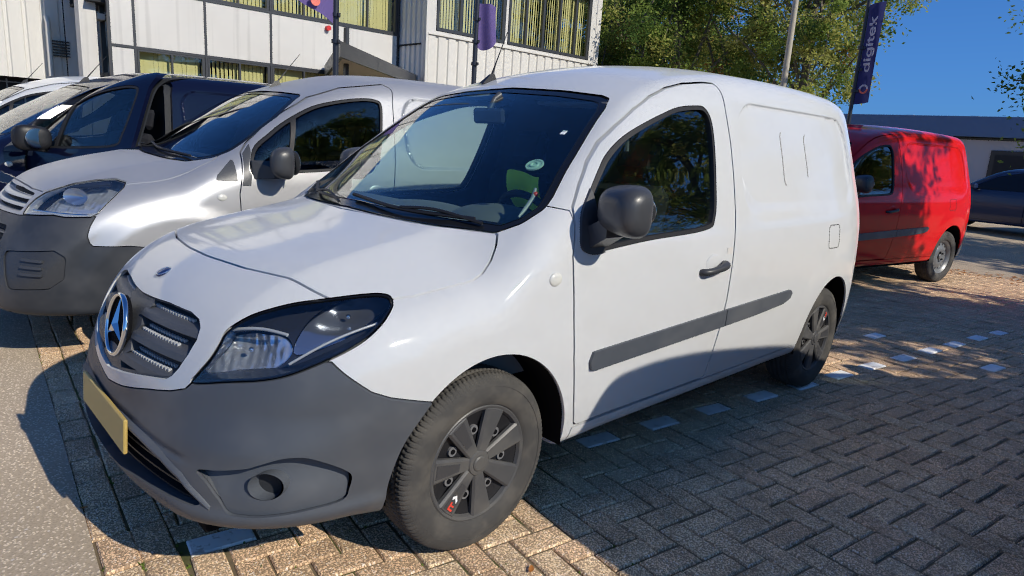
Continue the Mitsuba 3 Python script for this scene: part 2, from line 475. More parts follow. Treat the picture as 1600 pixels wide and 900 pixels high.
def U(x, y): return (y - x) * R2


def xfront(F, y, z, lo=-.6, hi=1.2):
    y, z = np.broadcast_arrays(np.asarray(y, float), np.asarray(z, float))
    a, b = np.full(y.shape, lo), np.full(y.shape, hi)
    for _ in range(40):
        m = (a + b) / 2; f = F(np.stack([m, y, z], -1)); a = np.where(f < 0, m, a); b = np.where(f < 0, b, m)
    return a


def yside(F, x, z):
    x, z = np.broadcast_arrays(np.asarray(x, float), np.asarray(z, float))
    a, b = np.zeros(x.shape), np.full(x.shape, 1.2)
    for _ in range(40):
        m = (a + b) / 2; f = F(np.stack([x, m, z], -1)); a = np.where(f < 0, m, a); b = np.where(f < 0, b, m)
    return a


def ztop(F, x, y):
    x, y = np.broadcast_arrays(np.asarray(x, float), np.asarray(y, float))
    a, b = np.full(x.shape, .5), np.full(x.shape, 2.1)
    for _ in range(40):
        m = (a + b) / 2; f = F(np.stack([x, y, m], -1)); a = np.where(f < 0, m, a); b = np.where(f < 0, b, m)
    return a


def mirror_y(mesh):
    m = mesh.copy(); m.vertices[:, 1] *= -1; m.faces = m.faces[:, ::-1]; return m


class Parts(list):
    """Part name -> (ply dict, material); names may hold '__' for sub-parts. Numbered when the name comes again."""
    def add(self, name, ply, mat, lab=None):
        if not isinstance(ply, dict): ply = tri_ply(ply)
        if len(meshkit.WRITTEN[ply['filename']][1]) == 0: print('empty', name); return name
        have = {n for n, *_ in self}; full = name; k = 1
        while full in have: full = f'{name}_{k:03d}'; k += 1
        self.append((full, ply, mat, lab)); return full


def place(root, parts, to, label, category, group=None, swap={}, skip=(), relabel={}):
    key = uniq(root)
    lab(key, label, category, group)
    for name, ply, m, l in parts:
        if any(name.startswith(s) for s in skip): continue
        k = f'{key}__{name}'
        if name.endswith(('vent_dots', 'bolts')): labels[k] = {'kind': 'stuff'}
        scene[k] = {**ply, 'bsdf': {'type': 'ref', 'id': swap.get(m, m)}, 'to_world': to}
        l = relabel.get(name, l)
        if l: labels.setdefault(k, {})['label'] = l
    return key


# ------------------------------------------------------------------ wheels (axis y, outer side +y)
def tyre_mesh(R=.317, w=.0975, rim=.202, nt=880, pitch=110):
    ys = np.linspace(-.072, .072, 44)
    prof = [(rim, -w * .80), (rim + .02, -w * .95), (R - .062, -w), (R - .032, -w * .95), (R - .014, -w * .86)]
    prof += [(R - .0032 * (abs(y) / .072) ** 3 * 2, y) for y in ys]
    prof += [(R - .014, w * .86), (R - .032, w * .95), (R - .045, w * .985), (R - .0455, w * .965), (R - .050, w * .97), (R - .062, w), (R - .08, w * .995), (rim + .02, w * .95), (rim + .006, w * .90), (rim, w * .80)]
    pr = np.array(prof); an = np.arange(nt) * 2 * np.pi / nt
    r = np.broadcast_to(pr[:, 0], (nt, len(pr))).copy(); y = np.broadcast_to(pr[:, 1], r.shape)
    tread = np.abs(y) < .0735
    d = np.zeros_like(r)
    for c in (-.046, -.016, .016, .046): d = np.maximum(d, sstep(.0062, .0036, np.abs(y - c)) * .0075)
    ph = (an[:, None] / (2 * np.pi) * pitch + np.abs(y) * 16 + .5 * np.sign(y)) % 1.0
    d = np.maximum(d, sstep(.17, .11, np.abs(ph - .5)) * np.where(np.abs(y) > .03, .0045, .0030))
    ph2 = (an[:, None] / (2 * np.pi) * pitch * 2 + np.abs(y) * 16) % 1.0
    d = np.maximum(d, sstep(.10, .05, np.abs(ph2 - .5)) * .002 * (np.abs(y) > .02))
    r -= d * tread
    sh = (np.abs(y) > .0735) & (np.abs(y) < w * .90) & (r > R - .02)
    r -= np.where(sh, sstep(.2, .1, np.abs(((an[:, None] / (2 * np.pi) * pitch + .072 * 16 + .5 * np.sign(y)) % 1.0) - .5)) * .003, 0)
    v = np.stack([r * np.cos(an)[:, None], y, r * np.sin(an)[:, None]], -1); k = len(pr)
    i, j = np.meshgrid(np.arange(nt), np.arange(k - 1), indexing='ij')
    q = np.stack([i * k + j, i * k + j + 1, ((i + 1) % nt) * k + j + 1, ((i + 1) % nt) * k + j], -1).reshape(-1, 4)
    m = trimesh.Trimesh(v.reshape(-1, 3), np.vstack([q[:, [0, 1, 2]], q[:, [0, 2, 3]]]), process=False)
    v2 = m.vertices.copy(); v2[:, 2] = np.maximum(v2[:, 2], -R + .007 + 0 * v2[:, 2]); m.vertices = v2   # the flat where it stands
    return m


def ring_pts(r, a0, a1, n): 
    a = np.linspace(a0, a1, n); return np.stack([r * np.cos(a), r * np.sin(a)], 1)


def fixn(mesh):
    if mesh.volume < 0: mesh.invert()
    return mesh


def wheel_cover_meshes():
    """Seven-spoke wheel cover: dish and rim ring, spokes, hub, openings to the steel wheel behind."""
    ring = fixn(revolve_y([(.184, .070), (.190, .082), (.200, .086), (.2045, .083), (.2045, .070), (.197, .066), (.184, .070)], 120))
    spokes, carbon = [], []
    for k in range(7):
        a = math.radians(109) + k * 2 * math.pi / 7
        e = lambda r, t: np.array([r * math.cos(a) - t * math.sin(a), r * math.sin(a) + t * math.cos(a)])
        lo = [e(.040, -.022), e(.040, .022), e(.192, .044), e(.196, .0), e(.192, -.044)]
        up = [e(.044, -.016), e(.044, .016), e(.187, .034), e(.190, 0), e(.187, -.034)]
        pts = [(p[0], .066, p[1]) for p in lo] + [(p[0], .074 if i < 2 else .080, p[1]) for i, p in enumerate(lo)] + [(p[0], .082 if i < 2 else .086, p[1]) for i, p in enumerate(up)]
        spokes.append(trimesh.convex.convex_hull(np.array(pts)))
        c = [e(.085, -.013), e(.085, .013), e(.182, .024), e(.182, -.024)]
        y = lambda r: .0826 + (r - .044) / .142 * .004
        q = np.array([(p[0], y(np.hypot(*p)) + .0009, p[1]) for p in c]); q2 = q.copy(); q2[:, 1] -= .004
        carbon.append(trimesh.convex.convex_hull(np.vstack([q, q2])))
    hub = fixn(revolve_y([(0, .092), (.022, .092), (.027, .089), (.0275, .086), (.030, .0865), (.041, .085), (.046, .078), (.047, .060), (0, .060)], 64))
    dish = [fixn(revolve_y([(.03, .058), (.09, .060), (.13, .054), (.185, .068), (.185, .060), (.13, .046), (.09, .050), (.03, .050), (.03, .058)], 96))]
    back = []; holes = []
    for k in range(7):
        a = math.radians(109) + (k + .5) * 2 * math.pi / 7
        c = np.array([.118 * math.cos(a), .118 * math.sin(a)])
        s = trimesh.creation.cylinder(.017, .012, sections=24); s.apply_transform(trimesh.transformations.rotation_matrix(math.pi / 2, (1, 0, 0))); s.apply_translation((c[0], .058, c[1])); back.append(s)
        h_ = trimesh.creation.cylinder(.0085, .004, sections=16); h_.apply_transform(trimesh.transformations.rotation_matrix(math.pi / 2, (1, 0, 0))); h_.apply_translation((c[0], .0645, c[1])); holes.append(h_)
        w = []
        for r, hw in ((.07, .010), (.165, .030)):
            for t in (-hw, hw): w.append((r * math.cos(a) - t * math.sin(a), r * math.sin(a) + t * math.cos(a)))
    return ring, spokes, carbon, hub, dish, back, holes


_tyre = tri_ply(tyre_mesh(), 50)
_ring, _spokes, _carbon, _hub, _dish, _back, _holes = wheel_cover_meshes()
_cover = [tri_ply(_ring, 40), [tri_ply(s, 20) for s in _spokes], [tri_ply(s, 20) for s in _carbon], tri_ply(_hub, 30), tri_ply(_dish[0], 40), [tri_ply(q, 30) for q in _back], [tri_ply(q, 30) for q in _holes]]


def steel_wheel():
    prof = [(.045, .050), (.075, .062), (.110, .060), (.135, .045), (.165, .040), (.172, .055), (.192, .070), (.2045, .078), (.2045, .068), (.180, .045), (.17, .03), (.135, .035), (.11, .05), (.075, .052), (.045, .04), (.045, .050)]
    m = to_man(fixn(revolve_y(prof, 96)))
    for k in range(14):
        a = k * 2 * math.pi / 14
        c = m3.Manifold.cylinder(.1, .0125, .0125, 20).rotate([-90, 0, 0]).translate([.147 * math.cos(a), .0, .147 * math.sin(a)])
        m = m - c
    cap = fixn(revolve_y([(0, .068), (.026, .066), (.032, .060), (.033, .040), (0, .040)], 40))
    bolts = []
    for k in range(5):
        a = k * 2 * math.pi / 5; b = trimesh.creation.cylinder(.010, .02, sections=6); b.apply_transform(trimesh.transformations.rotation_matrix(math.pi / 2, (1, 0, 0))); b.apply_translation((.056 * math.cos(a), .062, .056 * math.sin(a))); bolts.append(b)
    return tri_ply(to_tri(m), 40), tri_ply(cap, 30), tri_ply(cat(bolts), 30)


_steel = steel_wheel()
_drum = tri_ply(fixn(revolve_y([(0, .030), (.2, .030), (.203, .06), (.206, .06), (.206, -.08), (0, -.08)], 48)), 40)


def wheel_matrix(x, y, z, side, turn=0.0):
    t = T().translate([x, y, z])
    if side < 0: t = t @ T().rotate([0, 0, 1], 180)
    return t @ T().rotate([0, 1, 0], turn)


def bake(ply, M):
    """The ply moved by a matrix (so that a part keeps its car's frame)."""
    v, f, n, uv, c = meshkit.WRITTEN[ply['filename']]
    m = np.array(M.matrix, float).reshape(4, 4)
    v = v @ m[:3, :3].T + m[:3, 3]
    if n is not None: n = n @ np.linalg.inv(m[:3, :3])
    return {'type': 'ply', 'filename': meshkit.write_ply((v, f), False, normals=n), 'face_normals': n is None}


def add_wheel(P, x, y, z, side, kind, turn=0.0):
    M = wheel_matrix(x, y, z, side, turn)
    B = lambda p: bake(p, M)
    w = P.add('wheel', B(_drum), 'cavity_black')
    P.add(w + '__tyre', B(_tyre), 'tyre_rubber')
    if kind == 'cover':
        c = P.add(w + '__wheel_cover', B(_cover[0]), 'hubcap_black', 'black seven-spoke wheel cover')
        P.add(w + '__dish', B(_cover[4]), 'black_plastic'); P.add(w + '__hub', B(_cover[3]), 'hubcap_black')
        for q in _cover[5]: P.add(w + '__steel_boss', B(q), 'boss_grey')
        for q in _cover[6]: P.add(w + '__boss_hole', B(q), 'cavity_black')
        for s in _cover[1]: P.add(w + '__spoke', B(s), 'hubcap_black')
        for k, s in enumerate(_cover[2]):
            if k in (4, 5, 6): P.add(w + '__carbon_inlay', B(s), 'carbon_weave')
        a = math.radians(109) + 4 * 2 * math.pi / 7
        def patch(pts, depth):
            out = []
            for r, t in pts: out.append((r * math.cos(a) - t * math.sin(a), .0838 + (r - .044) / .142 * .004 + depth, r * math.sin(a) + t * math.cos(a)))
            q = np.array(out); q2 = q.copy(); q2[:, 1] -= .005
            return trimesh.convex.convex_hull(np.vstack([q, q2]))
        red = cat(patch([(.180, -.014), (.180, .008), (.173, .008), (.173, -.014)], .001), patch([(.180, .003), (.180, .009), (.152, .009), (.152, .003)], .0014), patch([(.166, -.012), (.166, .006), (.160, .006), (.160, -.012)], .001))
        wht = cat(patch([(.150, -.012), (.140, -.012), (.126, .004), (.136, .004)], .001), patch([(.146, .012), (.138, .016), (.126, .002), (.134, .000)], .0013))
        P.add(w + '__red_mark', B(tri_ply(red, 20)), 'mark_red'); P.add(w + '__white_mark', B(tri_ply(wht, 20)), 'mark_white')
    else:
        P.add(w + '__rim', B(_steel[0]), 'steel_grey'); P.add(w + '__hub', B(_steel[1]), 'steel_grey'); P.add(w + '__bolts', B(_steel[2]), 'cabin_dark')
    return w


def arch_liner(F, x, z, rx, rz, y_in, side):
    """Dark liner of a wheel opening, reaching out to just inside the edge of the body."""
    a = np.linspace(-.05, math.pi + .05, 48); n = len(a)
    X, Z = x + rx * np.cos(a), z + rz * np.sin(a)
    yo = np.maximum(yside(F, X, np.maximum(Z, .36)) - .010, y_in + .1)
    v = np.vstack([np.stack([X, yo, Z], 1), np.stack([X, np.full(n, y_in), Z], 1), [[x, y_in, z]]])
    f = []
    for i in range(n - 1): f += [[i, i + 1, n + i + 1], [i, n + i + 1, n + i], [n + i, n + i + 1, 2 * n]]
    m = trimesh.Trimesh(v, f, process=False)
    return m if side > 0 else mirror_y(m)


def frame_to(d):
    d = np.asarray(d, float) / np.linalg.norm(d); a = np.cross(d, [0, 0, 1.0] if abs(d[2]) < .9 else [1.0, 0, 0]); a /= np.linalg.norm(a); b = np.cross(d, a)
    return np.stack([a, b, d], 1)


def aim(man, o, d):
    """A solid built along +z, moved to start at o and point along d."""
    return man.transform(np.hstack([frame_to(d), np.reshape(o, (3, 1))]))


def aim_mesh(mesh, o, d):
    m = mesh.copy(); M = np.eye(4); M[:3, :3] = frame_to(d); M[:3, 3] = o; m.apply_transform(M); return m


def reflector(c, d, r, sc=(1, 1)):
    """A faceted bowl open along d."""
    nu, nv = 18, 7; v = []
    for j in range(nv + 1):
        t = j / nv
        for i in range(nu): v.append((sc[0] * r * t * math.cos(2 * math.pi * i / nu), sc[1] * r * t * math.sin(2 * math.pi * i / nu), -.55 * r * (1 - t * t)))
    f = []
    for j in range(nv):
        for i in range(nu):
            a, b = j * nu + i, j * nu + (i + 1) % nu; f += [[a, b, b + nu], [a, b + nu, a + nu]]
    return aim_mesh(trimesh.Trimesh(v, f, process=False), c, d)


labels_stuff = []
# ------------------------------------------------------------------ small white van type (white, red)
def seat_mesh(x, y):
    s = [box(x - .02, x + .46, y - .24, y + .24, .50, .64, .05)]
    b = box(-.06, .07, -.235, .235, 0, .64, .05); b.apply_transform(trimesh.transformations.rotation_matrix(-.24, (0, 1, 0))); b.apply_translation((x - .02, y, .58)); s.append(b)
    h = box(-.045, .045, -.12, .12, 0, .19, .035); h.apply_transform(trimesh.transformations.rotation_matrix(-.24, (0, 1, 0))); h.apply_translation((x - .19, y, 1.24)); s.append(h)
    return cat(s)


def mirror_housing(c, hy, hz, hx):
    def F(p):
        q = p - np.array(c)
        y, z = q[..., 1] / hy, q[..., 2] / hz
        x = (q[..., 0] - .04 * y) / hx
        k = 1 + .10 * y
        return ((np.abs(y) ** 3.2 + np.abs(z / k) ** 3.2 + np.abs(np.where(x > 0, x, x * 2.2)) ** 2.2) ** .36 - 1) * min(hx, hz)
    return implicit(F, np.array(c) - [hx + .03, hy + .03, hz + .04], np.array(c) + [hx + .05, hy + .03, hz + .04], .0085)


def build_kvan(h=.02):
    C = Cutter(FK, 1.95, h); F = FK; P = Parts()
    rec = lambda x, z: (lambda dx, dz: np.hypot(np.maximum(dx, 0), np.maximum(dz, 0)) + np.minimum(np.maximum(dx, dz), 0) - .17)(
        np.abs(x + 2.30 + .06 * (z - 1.36)) - .70 + .17, np.abs(z - 1.365) - .25 + .17)
    def FKd(p):
        y = np.abs(p[..., 1]); x, z = p[..., 0], p[..., 2]
        s = rec(x, z); w = np.where(z > 1.3, .008, .008 + (1.3 - z) * .30)
        d = .014 * sstep(w, -w, s) * (y > .5)
        d = d + .006 * np.exp(-(s / .007) ** 2) * sstep(1.28, 1.42, z) * (y > .5)
        return FK(p) + d
    C.wheels((0.0, -2.697), .372, .405, .305, .40)
    ws = [(0, 1.075), (.28, 1.070), (.53, 1.065), (.69, 1.062), (.745, 1.10), (.765, 1.15), (.755, 1.19), (.71, 1.30), (.66, 1.42), (.618, 1.52), (.58, 1.565), (.53, 1.578), (.33, 1.597), (0, 1.612)]
    ws = Polygon(ws + [(-y, z) for y, z in ws[::-1]]).buffer(-.03).buffer(.03)
    g = C.cut(ws, 'front', -1.35, .3, .006, trim=True)
    glass_in = ws.buffer(-.026)
    P.add('windshield', smooth_ply(F, g ^ prism(glass_in, 'front', -1.35, .3), skin_only=True, offset=-.003), 'window_glass')
    P.add('windshield__black_border', smooth_ply(F, g - prism(ws.buffer(-.024), 'front', -1.35, .3), offset=-.002), 'gloss_black')
    win = [(-.385, 1.03), (-.41, 1.012), (-.45, 1.004), (-.53, 1.010), (-.79, 1.030), (-1.20, 1.050), (-1.29, 1.10), (-1.345, 1.28), (-1.375, 1.45), (-1.37, 1.53), (-1.335, 1.567), (-1.28, 1.574), (-1.12, 1.555), (-.97, 1.512), (-.81, 1.456), (-.70, 1.405), (-.61, 1.345), (-.55, 1.290), (-.48, 1.220), (-.41, 1.14), (-.385, 1.07)]
    win = Polygon(spline(win, 5, True)).buffer(0).buffer(-.01).buffer(.01)
    door = [(-.425, .352), (-.40, .44), (-.365, .63), (-.340, .94), (-.338, 1.00), (-.385, 1.16), (-.45, 1.235), (-.53, 1.315), (-.62, 1.39), (-.72, 1.455), (-.84, 1.525), (-.97, 1.585), (-1.10, 1.632), (-1.25, 1.665), (-1.41, 1.685), (-1.50, 1.690), (-1.515, 1.65), (-1.515, 1.54), (-1.515, 1.43), (-1.50, 1.28), (-1.475, 1.15), (-1.445, .97), (-1.42, .73), (-1.385, .57), (-1.355, .43), (-1.34, .352)]
    door = Polygon(door).buffer(-.03, quad_segs=8).buffer(.03, quad_segs=8)
    door = door.buffer(.02).buffer(-.02)
    wl, wr = C.cut(win, 'side', -1.2, 0, .002, both=True, trim=True)
    pane = win.buffer(-.016)
    pane = pane.difference(Polygon([(-.2, .9), (-.2, 1.6), (-.475, 1.6), (-.475, 1.0), (-.50, .9)]))
    dl, dr_ = C.cut(door, 'side', -1.2, 0, .008, both=True)
    for s, dm, wm in ((1, dl, wl), (-1, dr_, wr)):
        mir = (lambda m: m) if s > 0 else (lambda m: m.mirror([0, 1, 0]))
        d = P.add('front_door', smooth_ply(F, dm, refine=.03), 'white_paint')
        P.add(d + '__window', smooth_ply(F, wm ^ mir(prism(pane, 'side', -1.2, 0)), skin_only=True, offset=-.012), 'window_glass')
        P.add(d + '__window_seal', smooth_ply(F, wm - mir(prism(pane.buffer(-.002), 'side', -1.2, 0)), offset=-.002), 'seal_rubber')
    # headlights
    lamp3 = [(.792, .505, .655), (.782, .51, .68), (.752, .525, .72), (.727, .53, .76), (.70, .52, .795), (.67, .53, .82), (.63, .56, .848), (.55, .60, .875), (.49, .64, .888), (.40, .68, .90), (.335, .71, .905), (.305, .735, .902), (.30, .755, .89), (.32, .78, .875), (.37, .81, .845), (.43, .82, .81), (.50, .82, .78), (.57, .80, .75), (.63, .76, .72), (.68, .71, .70), (.74, .62, .68)]
    lamp = Polygon(spline([(U(x, y), z) for x, y, z in lamp3], 5, True)).buffer(0).buffer(-.004).buffer(.004)
    ll, lr = C.cut(lamp, 'diag', .2, 2, .006, both=True, trim=True)
    for s, lm in ((1, ll), (-1, lr)):
        mir = (lambda m: m) if s > 0 else (lambda m: m.mirror([0, 1, 0]))
        k = P.add('headlight', smooth_ply(F, lm ^ mir(prism(lamp.buffer(-.004), 'diag', .2, 2)), skin_only=True, offset=-.0015), 'clear_lens')
        P.add(k + '__seal', smooth_ply(F, lm - mir(prism(lamp.buffer(-.005), 'diag', .2, 2)), offset=-.002), 'gloss_black')
        # housing: a dark bowl behind the lens, with a chrome reflector at the inner end
        bowl = prism(lamp.buffer(-.004), 'diag', .2, 2)
        bowl = (bowl if s > 0 else bowl.mirror([0, 1, 0]))
        Fi = lambda p: F(p) + .075
        hb = C.level(-.060)
        Fi = lambda p: F(p) + .060
        z_in = Polygon(spline([(-.205, .672), (-.10, .668), (-.01, .690), (.055, .735), (.060, .765), (.02, .785), (-.06, .782), (-.13, .770), (-.165, .745)], 5, True)).buffer(0).intersection(lamp.buffer(-.004))
        z_out = Polygon(spline([(.080, .748), (.20, .790), (.29, .848), (.330, .886), (.30, .897), (.20, .880), (.11, .842), (.075, .795)], 5, True)).buffer(0).intersection(lamp.buffer(-.006))
        z_lid = lamp.buffer(-.004).difference(z_in.buffer(.003)).difference(z_out.buffer(.003))
        H = lambda g_, b_: hb ^ mir(prism(g_, 'diag', .2, 2)) if b_ is None else b_
        dome = lambda p: F(p) + .060 - .030 * np.exp(-(((np.abs(p[..., 1]) - p[..., 0]) * R2 + .02) / .06) ** 2 - ((p[..., 2] - .76) / .035) ** 2)
        P.add(k + '__housing', smooth_ply(Fi, H(z_lid, None), tol=3e-3, refine=.010, Fd=dome), 'lamp_smoke')
        bowl = lambda p: F(p) + .060 + .035 * np.exp(-(((np.abs(p[..., 1]) - p[..., 0]) * R2 + .065) / .085) ** 2 - ((p[..., 2] - .735) / .05) ** 2)
        P.add(k + '__reflector', smooth_ply(Fi, H(z_in, None), tol=3e-3, refine=.008, Fd=bowl), 'faceted_chrome')
        bowl2 = lambda p: F(p) + .060 + .03 * np.exp(-(((np.abs(p[..., 1]) - p[..., 0]) * R2 - .19) / .08) ** 2 - ((p[..., 2] - .835) / .035) ** 2)
        P.add(k + '__indicator_bowl', smooth_ply(Fi, H(z_out, None), tol=3e-3, refine=.010, Fd=bowl2), 'smoky_chrome')
        side = mir(prism(lamp.buffer(-.002).difference(lamp.buffer(-.008)), 'diag', .2, 2)) ^ (C.level(-.004) - C.level(-.075))
        P.add(k + '__bezel', smooth_ply(F, side, tol=1e-6), 'gloss_black')
        def inside(u, z, dep):
            hh = np.linspace(1.4, .2, 600); p = np.stack([(hh - u) * R2, (u + hh) * R2, np.full(600, z)], 1)
            return p[np.argmax(F(p) < -dep)] * [1, s, 1]
        for q in (inside(-.060, .745, .060), inside(.195, .838, .060)):
            bl = trimesh.creation.icosphere(2, .007); bl.apply_translation(q); P.add(k + '__bulb', tri_ply(bl, True), 'chrome')
        for q, (u0, z0, u1, z1, r_) in enumerate(((-.15, .786, .05, .800, .005), (.075, .735, .29, .835, .004))):
            us = np.linspace(u0, u1, 14); zz = np.linspace(z0, z1, 14) + .012 * np.sin(np.linspace(0, math.pi, 14))
            P.add(k + '__trim_rib', tri_ply(tube([inside(u_, z_, .030) for u_, z_ in zip(us, zz)], r_, 8), 50), 'steel_grey')
    # grille opening
    gr = [(0, .812), (.10, .815), (.21, .820), (.34, .818), (.395, .808), (.425, .79), (.442, .76), (.440, .72), (.428, .68), (.412, .655), (.388, .638), (.29, .622), (.12, .592), (0, .575)]
    gr = Polygon(gr + [(-y, z) for y, z in gr[::-1]]).buffer(-.012).buffer(.012)
    C.cut(gr, 'front', .3, 1.2, .0)
    gb = C.level(-.075)
    gk = P.add('grille', smooth_ply(lambda p: F(p) + .075, gb ^ prism(gr.buffer(.01), 'front', .5, 1.2), tol=3e-3), 'cavity_black', 'dark grey louvred grille with chrome star emblem')
    rim = (prism(gr.buffer(.004), 'front', .4, 1.2) - prism(gr.buffer(-.010), 'front', .4, 1.2)) ^ C.level(-.012) - gb
    P.add(gk + '__frame', smooth_ply(F, rim, tol=1e-6), 'grille_grey')
    def strip(profile, ys, zf=lambda y: 0.0, clip=gr.buffer(-.008)):
        """A bar across the grille: profile of (depth behind the face, z), swept along y."""
        pr = np.array(profile); rows = []
        for y in ys:
            z = pr[:, 1] + zf(y); x = xfront(F, np.full(len(pr), y), z) - pr[:, 0]
            rows.append(np.stack([x, np.full(len(pr), y), z], 1))
        V = np.vstack(rows); n, k = len(ys), len(pr); f = []
        for i in range(n - 1):
            for j in range(k):
                a, b = i * k + j, i * k + (j + 1) % k; f += [[a, b, b + k], [a, b + k, a + k]]
        for j in range(1, k - 1): f += [[0, j + 1, j], [(n - 1) * k, (n - 1) * k + j, (n - 1) * k + j + 1]]
        m = fixn(trimesh.Trimesh(V, f, process=False))
        return to_tri(to_man(m) ^ prism(clip, 'front', .3, 1.2))
    dots = []
    for zt, zb_, y0, y1, dy0 in ((.800, .757, .085, .44, .10), (.738, .690, .105, .44, .12), (.668, .618, .08, .42, .09)):
        for s in (1, -1):
            ys = np.linspace(y0, y1, 16)
            slope = lambda y: -.012 * abs(y) + .01
            m = strip([(.055, zt), (.012, zt - .020), (.006, zt - .026), (.006, zb_ + .004), (.012, zb_), (.040, zb_ - .004)], ys)
            if s < 0: m = mirror_y(m)
            P.add(gk + '__louvre', tri_ply(m, 28), 'grille_grey')
            if zt > .79: rows_ = [(.030, zt - .0115)]
            else: rows_ = [(.040, zt - .007), (.024, zt - .0145)]
            for dp, zz in rows_:
                yy = np.arange(y0 + .03, min(y1 - .06, .36), .0165)
                xx = xfront(F, yy, zz) - dp
                for x_, y_ in zip(xx, yy):
                    b = box(x_ - .005, x_ + .005, s * y_ - .0055, s * y_ + .0055, zz - .003, zz + .0060); dots.append(b)
    P.add(gk + '__vent_dots', tri_ply(cat(dots), False), 'vent_grey')
    shield = Polygon([(-.075, .83), (.075, .83), (.115, .79), (.085, .765), (.125, .735), (.105, .70), (.135, .66), (.08, .63), (.12, .58), (-.12, .58), (-.08, .63), (-.135, .66), (-.105, .70), (-.125, .735), (-.085, .765), (-.115, .79)])
    sh = prism(shield.intersection(gr.buffer(-.009)), 'front', .3, 1.2) ^ C.level(-.010) - C.level(-.05)
    P.add(gk + '__centre_panel', smooth_ply(lambda p: F(p) + .010, sh, tol=2e-3), 'grille_grey')
    # star emblem
    cx, cz, tilt = float(xfront(F, 0.0, .712)) + .012, .712, .20
    tor = trimesh.creation.torus(.097, .0072, 72, 14); tor.apply_scale([1, 1, 1.2])
    pts, fs = [[0, 0, .016]], []
    for k in range(6):
        a = math.pi / 2 + k * math.pi / 3; r = .095 if k % 2 == 0 else .020
        pts.append([r * math.cos(a), r * math.sin(a), .0 if k % 2 == 0 else .002])
    pts += [[p[0], p[1], -.006] for p in pts[1:]]
    for k in range(6):
        a, b = 1 + k, 1 + (k + 1) % 6; fs += [[0, a, b], [a, a + 6, b + 6], [a, b + 6, b]]
    star = trimesh.Trimesh(pts, fs, process=False)
    def face(m):
        m = m.copy(); v = m.vertices; m.vertices = np.stack([v[:, 2], v[:, 0] * 1.0, v[:, 1]], 1)
        m.apply_transform(trimesh.transformations.rotation_matrix(-tilt, (0, 1, 0))); m.apply_translation((cx, 0, cz)); return m
    e = P.add(gk + '__emblem_ring', tri_ply(face(tor), True), 'chrome'); P.add(gk + '__emblem_star', tri_ply(face(star), False), 'chrome')
    disc = trimesh.creation.cylinder(.098, .012, sections=48); disc.apply_translation((0, 0, -.012)); P.add(gk + '__emblem_backing', tri_ply(face(disc), 30), 'cavity_black')
    # front bumper
    bt = [(.89, .0, .530), (.87, .13, .552), (.85, .31, .592), (.82, .42, .615), (.80, .48, .635), (.787, .505, .662)]
    bs = [(.53, .81, .757), (.51, .84, .728), (.48, .86, .70), (.44, .87, .670), (.38, .88, .645), (.32, .885, .628), (.275, .89, .615)]
    bp = [(-.80, .530)] + [(U(x, y), z) for x, y, z in bt] + [(U(.74, .62), .688), (U(.68, .71), .708), (U(.63, .76), .728), (U(.57, .80), .757)] + [(U(x, y), z) for x, y, z in bs] + [(.48, .60), (.48, .05), (-.80, .05)]
    bump = C.cut(Polygon(bp).buffer(0), 'diag', .15, 2, .005, both='join', half=True)
    lgp = [(0, .452), (.20, .452), (.34, .442), (.46, .425), (.56, .40), (.635, .352), (.60, .338), (.50, .333), (.30, .322), (0, .300)]
    lgp = Polygon(lgp + [(-y, z) for y, z in lgp[::-1]]).buffer(-.01).buffer(.01)
    bump = bump - prism(lgp, 'front', .3, 1.3)
    fog = Polygon(spline([(-.150, .446), (-.072, .462), (.0, .476), (.026, .485), (.084, .504), (.129, .507), (.165, .499), (.215, .471), (.246, .446), (.259, .424), (.252, .386), (.233, .351), (.148, .339), (.049, .331), (-.014, .331), (-.055, .338), (-.083, .376), (-.115, .415)], 4, True)).buffer(0).buffer(-.004).buffer(.004)
    fl = prism(fog, 'diag', .2, 2); fl = fl + fl.mirror([0, 1, 0])
    bump = bump - fl
    def FBd(p):
        y = np.abs(p[..., 1]); z = p[..., 2]; u = (y - p[..., 0]) * R2
        g1 = .47 - .02 * sstep(.0, .5, y) 
        return F(p) + .006 * np.exp(-((z - .480 + .02 * sstep(.1, .5, y)) / .010) ** 2) * sstep(.60, .50, y) * (p[..., 0] > .6) - .012 * np.exp(-((z - .318) / .026) ** 2) * sstep(.30, .45, p[..., 0]) - .010 * sstep(.44, .62, z) * sstep(.15, .35, u) * sstep(.50, .42, u)
    bk = P.add('front_bumper', smooth_ply(F, bump, refine=.014, Fd=FBd), 'bumper_plastic', 'matt dark grey plastic front bumper')
    fo = prism(fog.buffer(-.002), 'diag', .2, 2) ^ (C.level(-.002) - C.level(-.055))
    hole = m3.Manifold.cylinder(.3, .040, .040, 40)
    dirf = np.array([.93, .35, .0]); dirf /= np.linalg.norm(dirf); fc = np.array([.662, .745, .418])
    hm = aim(hole, fc - dirf * .15, dirf)
    Fi = lambda p: F(p) + .002
    Fpan = lambda p: F(p) + .004 + .034 * sstep(.325, .50, p[..., 2])
    for s in (1, -1):
        a = fo - hm; a = a if s > 0 else a.mirror([0, 1, 0])
        P.add(bk + '__fog_panel', smooth_ply(Fi, a, tol=2.5e-3, refine=.010, Fd=Fpan), 'bumper_plastic')
    for s in (1, -1):
        ml = aim_mesh(trimesh.creation.cylinder(.032, .012, sections=32), fc - dirf * .045, dirf); ml = ml if s > 0 else mirror_y(ml)
        P.add(bk + '__fog_lens', tri_ply(ml, 30), 'steel_grey')
        bx = aim_mesh(fixn(trimesh.creation.annulus(.0405, .047, .08, sections=40)), fc - dirf * .075, dirf); bx = bx if s > 0 else mirror_y(bx)
        P.add(bk + '__fog_tube', tri_ply(bx, 40), 'black_plastic')
    gb2 = C.level(-.055)
